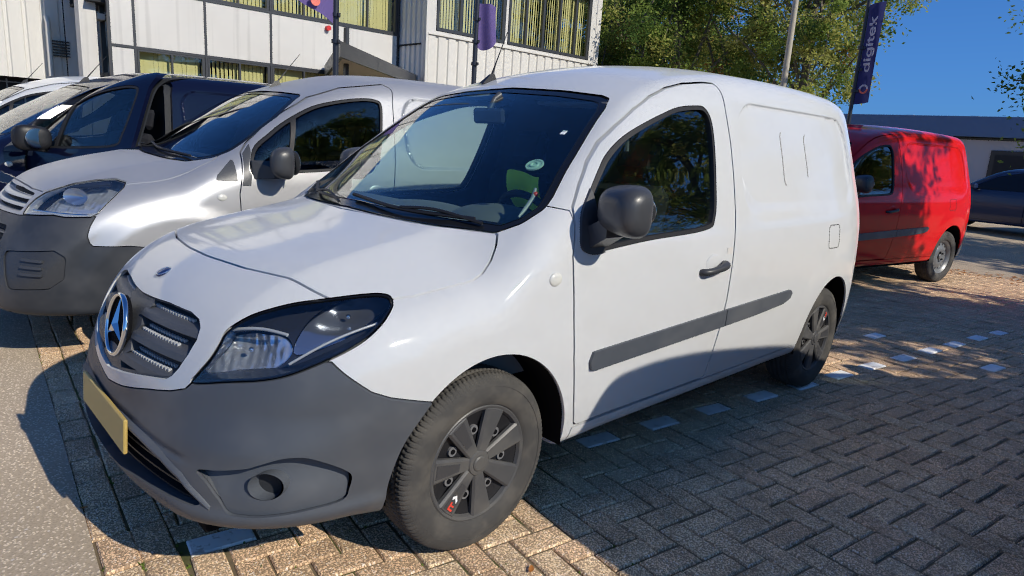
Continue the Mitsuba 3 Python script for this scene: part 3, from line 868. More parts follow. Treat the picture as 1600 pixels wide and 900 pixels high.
    P.add(bk + '__lower_grille', smooth_ply(lambda p: F(p) + .055, gb2 ^ prism(lgp.buffer(.01), 'front', .3, 1.2), tol=3e-3), 'cavity_black')
    for zz in (.345, .375, .405, .435):
        P.add(bk + '__slat', tri_ply(strip([(.05, zz + .006), (.020, zz + .003), (.020, zz - .003), (.05, zz - .006)], np.linspace(-.62, .62, 31), clip=lgp.buffer(-.001)), 30), 'black_plastic')
    rb = strip([(.014, .476), (-.004, .472), (-.010, .464), (-.008, .456), (.010, .450)], np.linspace(-.655, .655, 41), zf=lambda y: float(np.interp(abs(y), [0, .2, .34, .46, .56, .62, .66], [0, 0, -.009, -.025, -.050, -.088, -.125])), clip=sbox(-.7, .3, .7, .5))
    P.add(bk + '__upper_lip', tri_ply(rb, 30), 'bumper_plastic')
    pl = box(-.006, .006, -.26, .26, -.055, .055, .003); pl.apply_transform(trimesh.transformations.rotation_matrix(-.06, (0, 1, 0))); pl.apply_translation((.908, 0, .430))
    P.add('number_plate', tri_ply(pl, 20), 'plate_yellow', 'plain yellow number plate')
    # bonnet
    hf = [(.592, 0), (.589, .11), (.566, .29), (.548, .37), (.520, .47), (.500, .53), (.472, .61), (.448, .665)]
    hs = [(.40, .705), (.30, .75), (.23, .770), (.11, .782), (.02, .790), (-.02, .787), (-.07, .768), (-.12, .735), (-.15, .705), (-.152, .69)]
    hr = [(-.07, .54), (-.01, .40), (.012, .28), (.04, .10), (.048, 0)]
    half = [tuple(q) for q in spline(hf, 4)] + hs + hr
    hp = Polygon(half + [(x, -y) for x, y in half[::-1]]).buffer(0)
    bonnet = C.cut(hp, 'top', .6, 1.6, .008)
    P.add('bonnet', smooth_ply(F, bonnet, refine=.03), 'white_paint')
    bd = trimesh.creation.icosphere(3, 1); bd.apply_scale([.026, .026, .006])
    bx_, bz_ = .705, float(ztop(F, .705, 0.0)); bd.apply_transform(trimesh.transformations.rotation_matrix(.42, (0, 1, 0))); bd.apply_translation((bx_, 0, bz_ + .001))
    b_ = P.add('bonnet_badge', tri_ply(bd, True), 'badge_blue', 'small round dark blue badge')
    rg = trimesh.creation.torus(.023, .002, 40, 8); rg.apply_transform(trimesh.transformations.rotation_matrix(.42, (0, 1, 0))); rg.apply_translation((bx_, 0, bz_ + .004)); P.add('bonnet_badge__ring', tri_ply(rg, True), 'chrome')
    # scuttle under the windscreen foot
    # rear bumper, doors, lamps
    rb_ = C.cut(Polygon([(-3.05, .05), (-3.05, .40), (-3.12, .46), (-3.2, .72), (-3.6, .74), (-3.6, .05)]), 'side', -1.2, 1.2, .005)
    P.add('rear_bumper', smooth_ply(F, rb_), 'bumper_plastic')
    tl, tr = C.cut(Polygon([(-3.36, .86), (-3.33, 1.0), (-3.29, 1.55), (-3.6, 1.58), (-3.6, .86)]).buffer(-.01).buffer(.01), 'side', -1.2, -.42, .005, both=True)
    P.add('tail_lamp', smooth_ply(F, tl), 'tail_red'); P.add('tail_lamp', smooth_ply(F, tr), 'tail_red')
    # sills, front wings, front panel
    sl, sr = C.cut(Polygon([(-.365, .05), (-.42, .345), (-2.5, .345), (-2.5, .05)]), 'side', -1.2, -.3, .005, both=True)
    P.add('sill', smooth_ply(F, sl), 'white_paint'); P.add('sill', smooth_ply(F, sr), 'white_paint')
    wing = Polygon([(-.46, .2), (-.46, .6), (-.36, .9), (-.37, 1.15), (-.29, 1.165), (-.10, 1.20), (.36, .96), (.36, .885), (.42, .86), (.47, .835), (.53, .805), (.60, .78), (.66, .755), (.66, .2)])
    fl_, fr_ = C.cut(wing, 'side', -1.2, -.3, .004, both=True)
    P.add('front_wing', smooth_ply(F, fl_, refine=.03), 'white_paint'); P.add('front_wing', smooth_ply(F, fr_, refine=.03), 'white_paint')
    fp = C.cut(sbox(.30, -1, 1.2, 1), 'top', .4, 1.2, .0)
    P.add('front_panel', smooth_ply(F, fp, refine=.02), 'white_paint')
    # cargo side pressings get a fine mesh
    bx2 = m3.Manifold.cube([1.62, .5, .72]).translate([-3.12, .55, 1.02]); bx2 = bx2 + bx2.mirror([0, 1, 0])
    fine = C.rest ^ bx2
    coarse = C.rest - bx2
    P.insert(0, ('body', smooth_ply(F, coarse, refine=.05), 'white_paint', None))
    P.insert(1, ('cargo_side', smooth_ply(FK, fine, refine=.008, Fd=FKd), 'white_paint', None))
    P.add('interior_trim', smooth_ply(F, C.trim, tol=1e-6), 'cabin_dark')
    # trims on the sides
    tp = Polygon([(-.452, .605), (-.470, .640), (-1.41, .676), (-2.07, .700), (-2.095, .680), (-2.07, .652), (-2.0, .632), (-1.72, .612), (-1.44, .600), (-.495, .566), (-.462, .572)]).buffer(-.006).buffer(.006)
    outer = C.level(.012)
    for s in (1, -1):
        for nm, gg in (('side_trim', tp.intersection(sbox(-1.412, 0, 0, 2))), ('side_trim', tp.intersection(sbox(-3, 0, -1.418, 2)))):
            m = (prism(gg, 'side', -1.2, -.5) ^ outer) - C.level(-.002)
            m = m if s > 0 else m.mirror([0, 1, 0])
            P.add(nm, smooth_ply(lambda p: F(p) - .012, m, tol=2e-3), 'bumper_plastic')
    flap = rounded([(-2.52, .885), (-2.675, .885), (-2.675, 1.02), (-2.52, 1.02)], .025)
    fr = flap.difference(flap.buffer(-.004))
    o2 = C.level(.0012)
    P.add('fuel_flap', smooth_ply(F, (prism(fr, 'side', -1.2, -.5) ^ o2) - C.level(-.004), tol=1e-6), 'seal_rubber')
    for s in (1, -1):
        dn = 'front_door' if s > 0 else 'front_door_001'
        yy = float(yside(F, -1.28, .89))
        pts = np.array([(-1.165, yy - .005, .872), (-1.183, yy + .022, .874), (-1.22, yy + .034, .879), (-1.28, yy + .038, .888), (-1.33, yy + .028, .895), (-1.352, yy + .004, .897)])
        hd = tube(spline(pts, 4), np.interp(np.linspace(0, 1, 21), [0, .1, .5, .8, 1], [.012, .016, .015, .020, .014]), 12)
        cup = trimesh.creation.icosphere(3, 1); cup.apply_scale([.062, .006, .045]); cup.apply_translation((-1.27, yy - .001, .900))
        rp = trimesh.creation.icosphere(3, 1); rp.apply_scale([.030, .010, .024]); rp.apply_translation((-.250, float(yside(F, -.25, .93)) + .001, .930))
        st = box(-1.43, -1.385, yy - .004, yy + .0015, .935, .965)
        st.apply_translation((0, float(yside(F, -1.4, .95)) - yy, 0))
        mm = (lambda m: m) if s > 0 else mirror_y
        P.add(dn + '__handle', tri_ply(mm(hd), 60), 'dark_plastic'); P.add(dn + '__handle_cup', tri_ply(mm(cup), True), 'white_paint')
        P.add('side_repeater', tri_ply(mm(rp), True), 'amber_glass')
        if s > 0: P.add(dn + '__sticker', tri_ply(st, False), 'sticker', 'small square sticker above the door handle')
    # worn glue lines on the cargo side
    for pts in ([(-2.075, 1.50), (-2.06, 1.47), (-2.055, 1.38), (-2.045, 1.26), (-2.06, 1.235)], [(-2.37, 1.505), (-2.345, 1.47), (-2.34, 1.35), (-2.335, 1.28)]):
        q = spline([(x, float(yside(FKd, x, z)) + .0005, z) for x, z in pts], 6)
        P.add('glue_mark', tri_ply(tube(q, .0035 * (.6 + .4 * np.abs(np.sin(np.arange(len(q)) * 1.7))), 5), 50), 'glue_grey')
    # door mirrors
    for s in (1, -1):
        mm = (lambda m: m) if s > 0 else mirror_y
        base = (prism(win.buffer(.004).intersection(Polygon([(-.2, .95), (-.2, 1.6), (-.475, 1.6), (-.482, 1.10), (-.52, .95)])), 'side', -1.2, -.5) ^ C.level(.008)) - C.level(-.004)
        if s > 0:
            hs_ = mirror_housing((-.488, .992, 1.168), .116, .086, .112)
            arm = trimesh.convex.convex_hull(np.vstack([np.array(box(-.52, -.42, .860, .885, 1.02, 1.09).vertices), np.array(box(-.52, -.42, .93, .96, 1.07, 1.13).vertices)]))
            gl = trimesh.creation.icosphere(2, 1); gl.apply_scale([.004, .090, .066]); gl.apply_translation((-.534, .985, 1.168))
        else:      # folded back against the door
            hs_ = mirror_housing((0, 0, 0), .128, .088, .085); hs_.apply_transform(trimesh.transformations.rotation_matrix(math.radians(72), (0, 0, 1))); hs_.apply_translation((-.60, .985, 1.190))
            arm = box(-.50, -.43, .855, .96, 1.06, 1.12, .01)
            gl = trimesh.creation.icosphere(2, 1); gl.apply_scale([.10, .004, .068]); gl.apply_translation((-.60, .945, 1.190))
        k = P.add('door_mirror', tri_ply(mm(hs_), True), 'mirror_plastic')
        P.add(k + '__arm', tri_ply(mm(arm), 30), 'mirror_plastic')
        P.add(k + '__base', smooth_ply(lambda p: F(p) - .008, base if s > 0 else base.mirror([0, 1, 0]), tol=2e-3), 'mirror_plastic')
        P.add(k + '__mirror_glass', tri_ply(mm(gl), True), 'chrome')
    # roof aerial
    ax_, ay_ = -.98, -.34; az_ = float(ztop(F, ax_, ay_))
    ab = trimesh.convex.convex_hull(np.array([(ax_ - .05, ay_ - .022, az_ - .005), (ax_ - .05, ay_ + .022, az_ - .005), (ax_ + .05, ay_ - .018, az_ - .012), (ax_ + .05, ay_ + .018, az_ - .012), (ax_ - .035, ay_ - .006, az_ + .045), (ax_ - .035, ay_ + .006, az_ + .045), (ax_ - .01, ay_ - .006, az_ + .04), (ax_ - .01, ay_ + .006, az_ + .04)]))
    k = P.add('aerial', tri_ply(ab, 30), 'black_plastic')
    P.add(k + '__rod', tri_ply(tube([(ax_ - .02, ay_, az_ + .03), (ax_ - .055, ay_ - .01, az_ + .10), (ax_ - .16, ay_ - .05, az_ + .27)], [.007, .0035, .002], 8), 40), 'black_plastic')
    # wipers
    def on_ws(y, z, off): x = xfront(F, y, z); return np.array([float(x) + off * .5, y, z + off * .8])
    for pts in (((.60, 1.085), (.30, 1.088), (-.05, 1.105)), ((-.10, 1.085), (-.35, 1.088), (-.62, 1.105))):
        sp = spline([on_ws(a, b, .018) for a, b in pts], 6)
        k = P.add('wiper', tri_ply(tube(sp, .0075, 8), 50), 'black_plastic')
        arm = [on_ws(pts[0][0] + .03, 1.080, .010), on_ws((pts[0][0] + pts[1][0]) / 2, pts[1][1] + .004, .030), on_ws(*pts[1], .026)]
        P.add(k + '__arm', tri_ply(tube(spline(arm, 5), .006, 8), 50), 'black_plastic')
    # cab
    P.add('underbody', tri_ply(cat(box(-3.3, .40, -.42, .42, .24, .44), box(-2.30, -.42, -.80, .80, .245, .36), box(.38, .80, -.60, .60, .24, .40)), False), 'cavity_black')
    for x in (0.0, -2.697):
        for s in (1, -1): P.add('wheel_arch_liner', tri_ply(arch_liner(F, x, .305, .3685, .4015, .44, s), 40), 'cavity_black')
    dpr = Polygon([(-.03, 1.02), (-.12, 1.035), (-.30, 1.055), (-.44, 1.065), (-.54, 1.045), (-.58, .99), (-.56, .90), (-.50, .80), (-.46, .55), (.0, .55)]).buffer(-.02).buffer(.02)
    dash = to_tri(prism(dpr, 'side', -.74, .74) ^ C.level(-.06))
    k = P.add('dashboard', tri_ply(dash, 30), 'dash_grey')
    hoodlet = trimesh.creation.icosphere(3, 1); hoodlet.apply_scale([.20, .21, .085]); hoodlet.apply_translation((-.44, .37, 1.035)); P.add(k + '__instrument_hood', tri_ply(hoodlet, True), 'dash_grey')
    hoodlet = trimesh.creation.icosphere(3, 1); hoodlet.apply_scale([.22, .30, .06]); hoodlet.apply_translation((-.36, -.02, 1.03)); P.add(k + '__centre_hood', tri_ply(hoodlet, True), 'dash_grey')
    sp_ = trimesh.creation.cylinder(.035, .01, sections=28); sp_.apply_translation((-.22, .40, 1.052)); P.add(k + '__speaker', tri_ply(sp_, 30), 'cavity_black')
    wh = trimesh.creation.torus(.185, .016, 48, 12); wh.apply_transform(trimesh.transformations.rotation_matrix(-1.05, (0, 1, 0))); wh.apply_translation((-.66, .37, 1.0)); k = P.add('steering_wheel', tri_ply(wh, True), 'cabin_dark')
    hb_ = box(-.02, .02, -.17, .17, -.05, .05, .015); hb_.apply_transform(trimesh.transformations.rotation_matrix(.52, (0, 1, 0))); hb_.apply_translation((-.65, .37, .99)); P.add(k + '__hub', tri_ply(hb_, 30), 'cabin_dark')
    P.add('seat', tri_ply(seat_mesh(-1.15, .38), 30), 'seat_cloth'); P.add('seat', tri_ply(seat_mesh(-1.15, -.38), 30), 'seat_cloth')
    bh = C.level(-.045) ^ m3.Manifold.cube([.04, 2, 2]).translate([-1.50, -1, .3])
    P.add('bulkhead', tri_ply(to_tri(bh), 20), 'cabin_dark')
    rm = box(-.012, .012, -.105, .105, -.035, .035, .011); rm.apply_transform(trimesh.transformations.rotation_matrix(.15, (0, 1, 0))); rm.apply_translation((-.70, .0, 1.475)); k = P.add('rear_view_mirror', tri_ply(rm, 30), 'grille_grey')
    P.add(k + '__stalk', tri_ply(tube([(-.70, 0, 1.50), (-.73, 0, 1.555), (-.76, 0, 1.575)], [.014, .012, .016], 10), 40), 'grille_grey')
    def in_ws(y, z, d): return np.array([float(xfront(F, y, z)) - d * .5, y, z - d * .85])
    c_ = in_ws(.572, 1.300, .012); nrm = np.array([.52, .10, .85])
    cupm = aim_mesh(cat(trimesh.creation.annulus(.028, .036, .006, sections=40), trimesh.creation.annulus(.012, .018, .010, sections=30), trimesh.creation.cylinder(.026, .002, sections=30)), c_, nrm)
    k = P.add('suction_cup', tri_ply(cupm, 40), 'cup_plastic', 'round pale suction cup stuck inside the windscreen')
    k = P.add('trinket', tri_ply(tube([in_ws(.64, 1.235, .03), in_ws(.645, 1.215, .05), in_ws(.655, 1.175, .05), in_ws(.66, 1.15, .05)], [.005, .010, .008, .004], 8), 50), 'vent_grey')
    P.add(k + '__red_tip', tri_ply(trimesh.creation.icosphere(1, .012).apply_translation(in_ws(.645, 1.225, .045)), True), 'mark_red')
    tg = box(-.010, .010, -.014, .014, -.002, .002); P.add('windscreen_tag', tri_ply(aim_mesh(tg, in_ws(.556, 1.427, .012), nrm), False), 'mark_white')
    P.add('pillar_strap', tri_ply(tube([(-.95, .60, 1.45), (-.955, .605, 1.36)], .010, 8), 40), 'headliner_grey')
    vs = []
    for i in range(14):
        for j in range(10):
            a_, b_ = i / 13, j / 9
            vs.append((-.715 - .07 * b_ * b_ + .012 * math.sin(7 * a_ + 3 * b_), .13 + .21 * a_, 1.245 - .17 * b_ + .012 * math.sin(5 * a_ + 1) - .03 * abs(a_ - .5)))
    fs = [[i * 10 + j, i * 10 + j + 1, (i + 1) * 10 + j + 1] for i in range(13) for j in range(9)] + [[i * 10 + j, (i + 1) * 10 + j + 1, (i + 1) * 10 + j] for i in range(13) for j in range(9)]
    P.add('safety_vest', tri_ply(trimesh.Trimesh(vs, fs, process=False), True), 'vest_green', 'bright green safety vest over the steering wheel')
    for y in (.40, -.40):
        vis = box(-.98, -.80, y - .20, y + .20, 1.535, 1.55, .006); vis.apply_translation((0, 0, 0)); P.add('sun_visor', tri_ply(vis, 30), 'headliner_grey')
    return C, P


# ------------------------------------------------------------------ taller-nosed van type (silver, navy, far white)
def build_pvan(h=.025):
    C = Cutter(FP, 1.95, h); F = FP; P = Parts()
    C.wheels((0.0, -2.728), .375, .40, .31, .40)
    def FPd(p):
        x, y, z = p[..., 0], np.abs(p[..., 1]), p[..., 2]
        dx, dz = np.abs(x + 2.30) - .72 + .15, np.abs(z - 1.37) - .245 + .15
        s = np.hypot(np.maximum(dx, 0), np.maximum(dz, 0)) + np.minimum(np.maximum(dx, dz), 0) - .15
        return F(p) + .010 * sstep(.016, -.016, s) * (y > .5) + .006 * sstep(.006, .0, np.abs(s)) * (y > .5)
    ws = [(0, 1.155), (.3, 1.14), (.6, 1.12), (.68, 1.15), (.712, 1.20), (.715, 1.29), (.675, 1.42), (.61, 1.505), (.55, 1.565), (.50, 1.58), (.3, 1.592), (0, 1.60)]
    ws = Polygon(ws + [(-y, z) for y, z in ws[::-1]]).buffer(-.03).buffer(.03)
    g = C.cut(ws, 'front', -1.4, .3, .006, trim=True)
    P.add('windshield', smooth_ply(F, g ^ prism(ws.buffer(-.026), 'front', -1.4, .3), skin_only=True, offset=-.003), 'dark_glass')
    P.add('windshield__black_border', smooth_ply(F, g - prism(ws.buffer(-.024), 'front', -1.4, .3), offset=-.002), 'gloss_black')
    win = Polygon(spline([(-.42, 1.065), (-.45, 1.21), (-.57, 1.315), (-.70, 1.405), (-.88, 1.50), (-1.06, 1.552), (-1.25, 1.585), (-1.365, 1.585), (-1.41, 1.55), (-1.39, 1.40), (-1.345, 1.22), (-1.28, 1.13), (-.90, 1.09), (-.61, 1.075)], 4, True)).buffer(-.01).buffer(.01)
    door = Polygon([(-.40, .37), (-.345, .60), (-.335, .95), (-.385, 1.19), (-.44, 1.25), (-.61, 1.395), (-.9, 1.56), (-1.15, 1.645), (-1.48, 1.70), (-1.535, 1.67), (-1.505, 1.58), (-1.47, 1.25), (-1.425, .95), (-1.40, .60), (-1.36, .37)]).buffer(-.03).buffer(.05).buffer(-.02)
    wl, wr = C.cut(win, 'side', -1.2, 0, .002, both=True, trim=True)
    dl, dr_ = C.cut(door, 'side', -1.2, 0, .007, both=True)
    C.trim = C.trim - prism(door.buffer(-.05), 'side', -1.2, -.3)
    C.trim = C.trim - prism(door.buffer(-.05), 'side', -1.2, -.3).mirror([0, 1, 0])
    bar = Polygon([(-.655, 1.05), (-.635, 1.05), (-.735, 1.45), (-.765, 1.45)])
    pane = win.buffer(-.016).difference(bar)
    sail = door.buffer(-.008).intersection(Polygon([(-.2, 1.0), (-.2, 1.3), (-.455, 1.3), (-.405, 1.0)])).difference(win.buffer(.004))
    for s, dm, wm in ((1, dl, wl), (-1, dr_, wr)):
        mir = (lambda m: m) if s > 0 else (lambda m: m.mirror([0, 1, 0]))
        mm = (lambda m: m) if s > 0 else mirror_y
        d = P.add('front_door', smooth_ply(F, dm), 'silver_paint')
        for pn in polys(pane):
            P.add(d + '__window', smooth_ply(F, wm ^ mir(prism(pn, 'side', -1.2, 0)), skin_only=True, offset=-.010), 'dark_glass')
        P.add(d + '__window_seal', smooth_ply(F, wm - mir(prism(pane.buffer(-.002), 'side', -1.2, 0)), offset=-.002), 'seal_rubber')
        P.add(d + '__corner_trim', smooth_ply(lambda p: F(p) - .003, mir((prism(sail, 'side', -1.2, -.4) ^ C.level(.003)) - C.level(-.004)), tol=2e-3), 'grille_grey')
        tri = Polygon([(-.205, 1.03), (-.22, 1.06), (-.33, 1.155), (-.328, 1.025)]).buffer(-.006).buffer(.006)
        P.add('wing_trim', smooth_ply(lambda p: F(p) - .003, mir((prism(tri, 'side', -1.2, -.4) ^ C.level(.003)) - C.level(-.004)), tol=2e-3), 'grille_grey')
        hs_ = mirror_housing((-.585, .985, 1.148), .112, .095, .105)
        P.add(d + '__mirror', tri_ply(mm(hs_), True), 'mirror_plastic')
        arm = trimesh.convex.convex_hull(np.vstack([np.array(box(-.55, -.42, .84, .87, 1.04, 1.15).vertices), np.array(box(-.62, -.52, .93, .95, 1.05, 1.11).vertices)]))
        P.add(d + '__mirror_arm', tri_ply(mm(arm), 30), 'mirror_plastic')
        gl = trimesh.creation.icosphere(2, 1); gl.apply_scale([.004, .090, .075]); gl.apply_translation((-.632, .985, 1.148)); P.add(d + '__mirror_glass', tri_ply(mm(gl), True), 'chrome')
        yy = float(yside(F, -1.27, .95))
        hd = tube(spline([(-1.16, yy - .004, .945), (-1.20, yy + .032, .947), (-1.28, yy + .038, .95), (-1.37, yy + .02, .952), (-1.39, yy - .004, .952)], 5), .016, 10); P.add(d + '__handle', tri_ply(mm(hd), 50), 'dark_plastic')
        cup = trimesh.creation.icosphere(3, 1); cup.apply_scale([.07, .008, .05]); cup.apply_translation((-1.29, yy, .955)); P.add(d + '__handle_cup', tri_ply(mm(cup), True), 'silver_paint')
        rp = trimesh.creation.icosphere(3, 1); rp.apply_scale([.028, .010, .020]); rp.apply_translation((-.23, float(yside(F, -.23, .93)), .93)); P.add('side_repeater', tri_ply(mm(rp), True), 'amber_glass')
        inn = smooth_ply(F, mir(prism(door.buffer(-.012).difference(win.buffer(.0)), 'side', -1.2, -.3) ^ (C.level(-.060) - C.level(-.075))), tol=1e-6)
        P.add(d + '__inner_panel', inn, 'cabin_dark')
    lamp3 = [(.69, .47, .805), (.66, .46, .85), (.62, .46, .89), (.57, .48, .928), (.45, .545, .982), (.36, .59, 1.005), (.28, .64, 1.015), (.235, .69, 1.002), (.245, .725, .975), (.30, .77, .93), (.40, .82, .845), (.44, .82, .825), (.54, .74, .818), (.58, .67, .823), (.62, .60, .815)]
    lamp = Polygon([(U(x, y), z) for x, y, z in lamp3]).buffer(0).buffer(-.010, quad_segs=5).buffer(.010, quad_segs=5)
    ll, lr = C.cut(lamp, 'diag', .2, 2, .005, both=True, trim=True)
    for s, lm in ((1, ll), (-1, lr)):
        mir = (lambda m: m) if s > 0 else (lambda m: m.mirror([0, 1, 0]))
        k = P.add('headlight', smooth_ply(F, lm ^ mir(prism(lamp.buffer(-.004), 'diag', .2, 2)), skin_only=True, offset=-.0015), 'clear_lens')
        P.add(k + '__seal', smooth_ply(F, lm - mir(prism(lamp.buffer(-.005), 'diag', .2, 2)), offset=-.002), 'gloss_black')
        Fi = lambda p: F(p) + .09
        P.add(k + '__housing', smooth_ply(Fi, C.level(-.09) ^ mir(prism(lamp.buffer(-.002), 'diag', .2, 2)), tol=3e-3), 'faceted_chrome')
        side = mir(prism(lamp.buffer(-.001).difference(lamp.buffer(-.009)), 'diag', .2, 2)) ^ (C.level(-.004) - C.level(-.095))
        P.add(k + '__bezel', smooth_ply(F, side, tol=1e-6), 'steel_grey')
        def inside(u, z, dep):
            hh = np.linspace(1.4, .2, 600); p = np.stack([(hh - u) * R2, (u + hh) * R2, np.full(600, z)], 1)
            return p[np.argmax(F(p) < -dep)] * [1, s, 1]
        P.add(k + '__reflector', tri_ply(reflector(inside(.10, .915, .035), np.array([.8, .6 * s, .1]), .062, (1.25, .75)), 40), 'smoky_chrome')
        P.add(k + '__lid', tri_ply(tube([inside(u_, z_, .022) for u_, z_ in zip(np.linspace(.02, .235, 10), np.linspace(.955, .985, 10))], .016, 8), 50), 'lamp_smoke')
        rb = tube([inside(u_, z_, .02) for u_, z_ in zip(np.linspace(-.10, .24, 12), .832 + .012 * np.sin(np.linspace(0, 6, 12)) * 0)], .006, 8)
        P.add(k + '__trim_rib', tri_ply(rb, 50), 'reflector_chrome')
    up = rounded([(-.44, .815), (.44, .815), (.41, .915), (.2, .93), (-.2, .93), (-.41, .915)], .02)
    C.cut(up, 'front', .3, 1.2, 0)
    lo = rounded([(-.45, .50), (.45, .50), (.40, .74), (-.40, .74)], .03)
    bs = [(.42, .83, .83), (.455, .845, .78), (.47, .85, .73), (.468, .86, .69), (.455, .865, .675), (.35, .88, .672), (.26, .885, .672)]
    bp = [(-.90, .795), (U(.70, .45), .800)] + [(U(.54, .74), .84)] + [(U(x, y), z) for x, y, z in bs] + [(.50, .66), (.50, .05), (-.90, .05)]
    bump = C.cut(Polygon(bp).buffer(0), 'diag', .15, 2, .005, both='join', half=True) - prism(lo, 'front', .3, 1.3)
    fog = rounded([(U(.79, .50), .62), (U(.61, .80), .655), (U(.565, .83), .62), (U(.59, .83), .50), (U(.66, .80), .445), (U(.80, .62), .43)], .03)
    fp = prism(fog, 'diag', .2, 2); fp = fp + fp.mirror([0, 1, 0])
    k = P.add('front_bumper', smooth_ply(F, bump - fp, refine=.03), 'bumper_plastic', 'matt dark grey plastic bumper')
    for s in (1, -1):
        mir = (lambda m: m) if s > 0 else (lambda m: m.mirror([0, 1, 0]))
        kk = P.add(k + '__fog_panel', smooth_ply(lambda p: F(p) + .010, mir(prism(fog.buffer(-.004), 'diag', .2, 2) ^ (C.level(-.010) - C.level(-.03))), tol=2e-3), 'dark_plastic')
        for q in range(3):
            a_ = prism(sbox(U(.735, .66), .515 + q * .036, U(.66, .77), .527 + q * .036), 'diag', .2, 2) ^ (C.level(.004) - C.level(-.02))
            P.add(k + '__fog_rib', smooth_ply(F, mir(a_), tol=1e-6), 'bumper_plastic')
    back = C.level(-.07)
    gk = P.add('grille', smooth_ply(lambda p: F(p) + .07, back ^ prism(unary_union([up.buffer(.01), lo.buffer(.01)]), 'front', .4, 1.3), tol=3e-3), 'cavity_black')
    def bar_(z, ys, dz, clip, m_):
        pr = np.array([(.055, z + dz), (.004, z + dz * .5), (.002, z - dz * .5), (.05, z - dz)]); rows = []
        for y in ys: rows.append(np.stack([xfront(F, np.full(4, y), pr[:, 1]) - pr[:, 0], np.full(4, y), pr[:, 1]], 1))
        V = np.vstack(rows); n = len(ys); f = []
        for i in range(n - 1):
            for j in range(4):
                a, b = i * 4 + j, i * 4 + (j + 1) % 4; f += [[a, b, b + 4], [a, b + 4, a + 4]]
        f += [[0, 2, 1], [0, 3, 2], [(n - 1) * 4, (n - 1) * 4 + 1, (n - 1) * 4 + 2], [(n - 1) * 4, (n - 1) * 4 + 2, (n - 1) * 4 + 3]]
        P.add(gk + '__bar', tri_ply(to_tri(to_man(fixn(trimesh.Trimesh(V, f, process=False))) ^ prism(clip, 'front', .3, 1.3)), 25), m_)
    for z in (.845, .885): bar_(z, np.linspace(-.44, .44, 21), .007, up, 'vent_grey')
    for z in (.55, .60, .65, .70): bar_(z, np.linspace(-.45, .45, 21), .007, lo, 'grille_grey')
    pl = box(-.006, .006, -.26, .26, -.055, .055, .003); pl.apply_translation((.93, 0, .44)); P.add('number_plate', tri_ply(pl, 20), 'plate_yellow')
    hf = [(.628, 0), (.625, .15), (.612, .32), (.585, .45), (.53, .51), (.45, .555), (.36, .60), (.28, .65), (.23, .70), (.10, .735), (-.10, .745), (-.24, .72), (-.285, .69), (-.24, .62), (-.19, .45), (-.13, .2), (-.12, 0)]
    hp = Polygon(hf + [(x, -y) for x, y in hf[::-1]]).buffer(0)
    P.add('bonnet', smooth_ply(F, C.cut(hp, 'top', .6, 1.6, .007), refine=.04), 'silver_paint')
    bx2 = m3.Manifold.cube([1.62, .5, .72]).translate([-3.12, .55, 1.02]); bx2 = bx2 + bx2.mirror([0, 1, 0])
    fine = C.rest ^ bx2
    P.insert(0, ('body', smooth_ply(F, C.rest - bx2, refine=.06), 'silver_paint', None))
    P.insert(1, ('cargo_side', smooth_ply(F, fine, refine=.016, Fd=FPd), 'silver_paint', None))
    P.add('interior_trim', smooth_ply(F, C.trim, tol=1e-6), 'cabin_dark')
    P.add('underbody', tri_ply(cat(box(-3.3, .40, -.42, .42, .28, .44), box(-2.30, -.42, -.80, .80, .28, .40), box(.38, .80, -.60, .60, .30, .42)), False), 'cavity_black')
    for x in (0.0, -2.728):
        for s in (1, -1): P.add('wheel_arch_liner', tri_ply(arch_liner(F, x, .31, .3715, .3965, .44, s), 40), 'cavity_black')
    P.add('dashboard', tri_ply(to_tri(C.level(-.06) ^ prism(Polygon([(-.12, 1.10), (-.40, 1.13), (-.60, 1.12), (-.66, 1.05), (-.60, .6), (-.1, .6)]).buffer(-.02).buffer(.02), 'side', -.74, .74)), 30), 'dash_grey')
    wh = trimesh.creation.torus(.185, .016, 40, 10); wh.apply_transform(trimesh.transformations.rotation_matrix(-1.0, (0, 1, 0))); wh.apply_translation((-.74, .37, 1.07)); P.add('steering_wheel', tri_ply(wh, True), 'cabin_dark')
    P.add('seat', tri_ply(seat_mesh(-1.18, .38), 30), 'seat_cloth'); P.add('seat', tri_ply(seat_mesh(-1.18, -.38), 30), 'seat_cloth')
    bh = C.level(-.045) ^ m3.Manifold.cube([.04, 2, 2]).translate([-1.54, -1, .3]); P.add('bulkhead', tri_ply(to_tri(bh), 20), 'cabin_dark')
    def on_ws(y, z, off): x = xfront(F, y, z); return np.array([float(x) + off * .5, y, z + off * .8])
    for pts in (((.58, 1.14), (.25, 1.165), (-.10, 1.19)), ((-.10, 1.165), (-.38, 1.165), (-.60, 1.16))):
        kk = P.add('wiper', tri_ply(tube(spline([on_ws(a, b, .018) for a, b in pts], 5), .008, 8), 50), 'black_plastic')
    ax_, ay_ = -.98, -.05; az_ = float(ztop(F, ax_, ay_))
    ab = trimesh.convex.convex_hull(np.array([(ax_ - .05, ay_ - .022, az_ - .012), (ax_ - .05, ay_ + .022, az_ - .012), (ax_ + .05, ay_, az_ - .02), (ax_ - .03, ay_ - .006, az_ + .045), (ax_ - .03, ay_ + .006, az_ + .045), (ax_, ay_, az_ + .035)]))
    kk = P.add('aerial', tri_ply(ab, 30), 'black_plastic'); P.add(kk + '__rod', tri_ply(tube([(ax_ - .02, ay_, az_ + .03), (ax_ - .10, ay_, az_ + .13), (ax_ - .20, ay_, az_ + .25)], [.006, .0035, .002], 8), 40), 'black_plastic')
    for s in (1, -1):
        for x in (0.0, -2.728): add_wheel(P, x, s * .765, .312, s, 'steel')
    return C, P


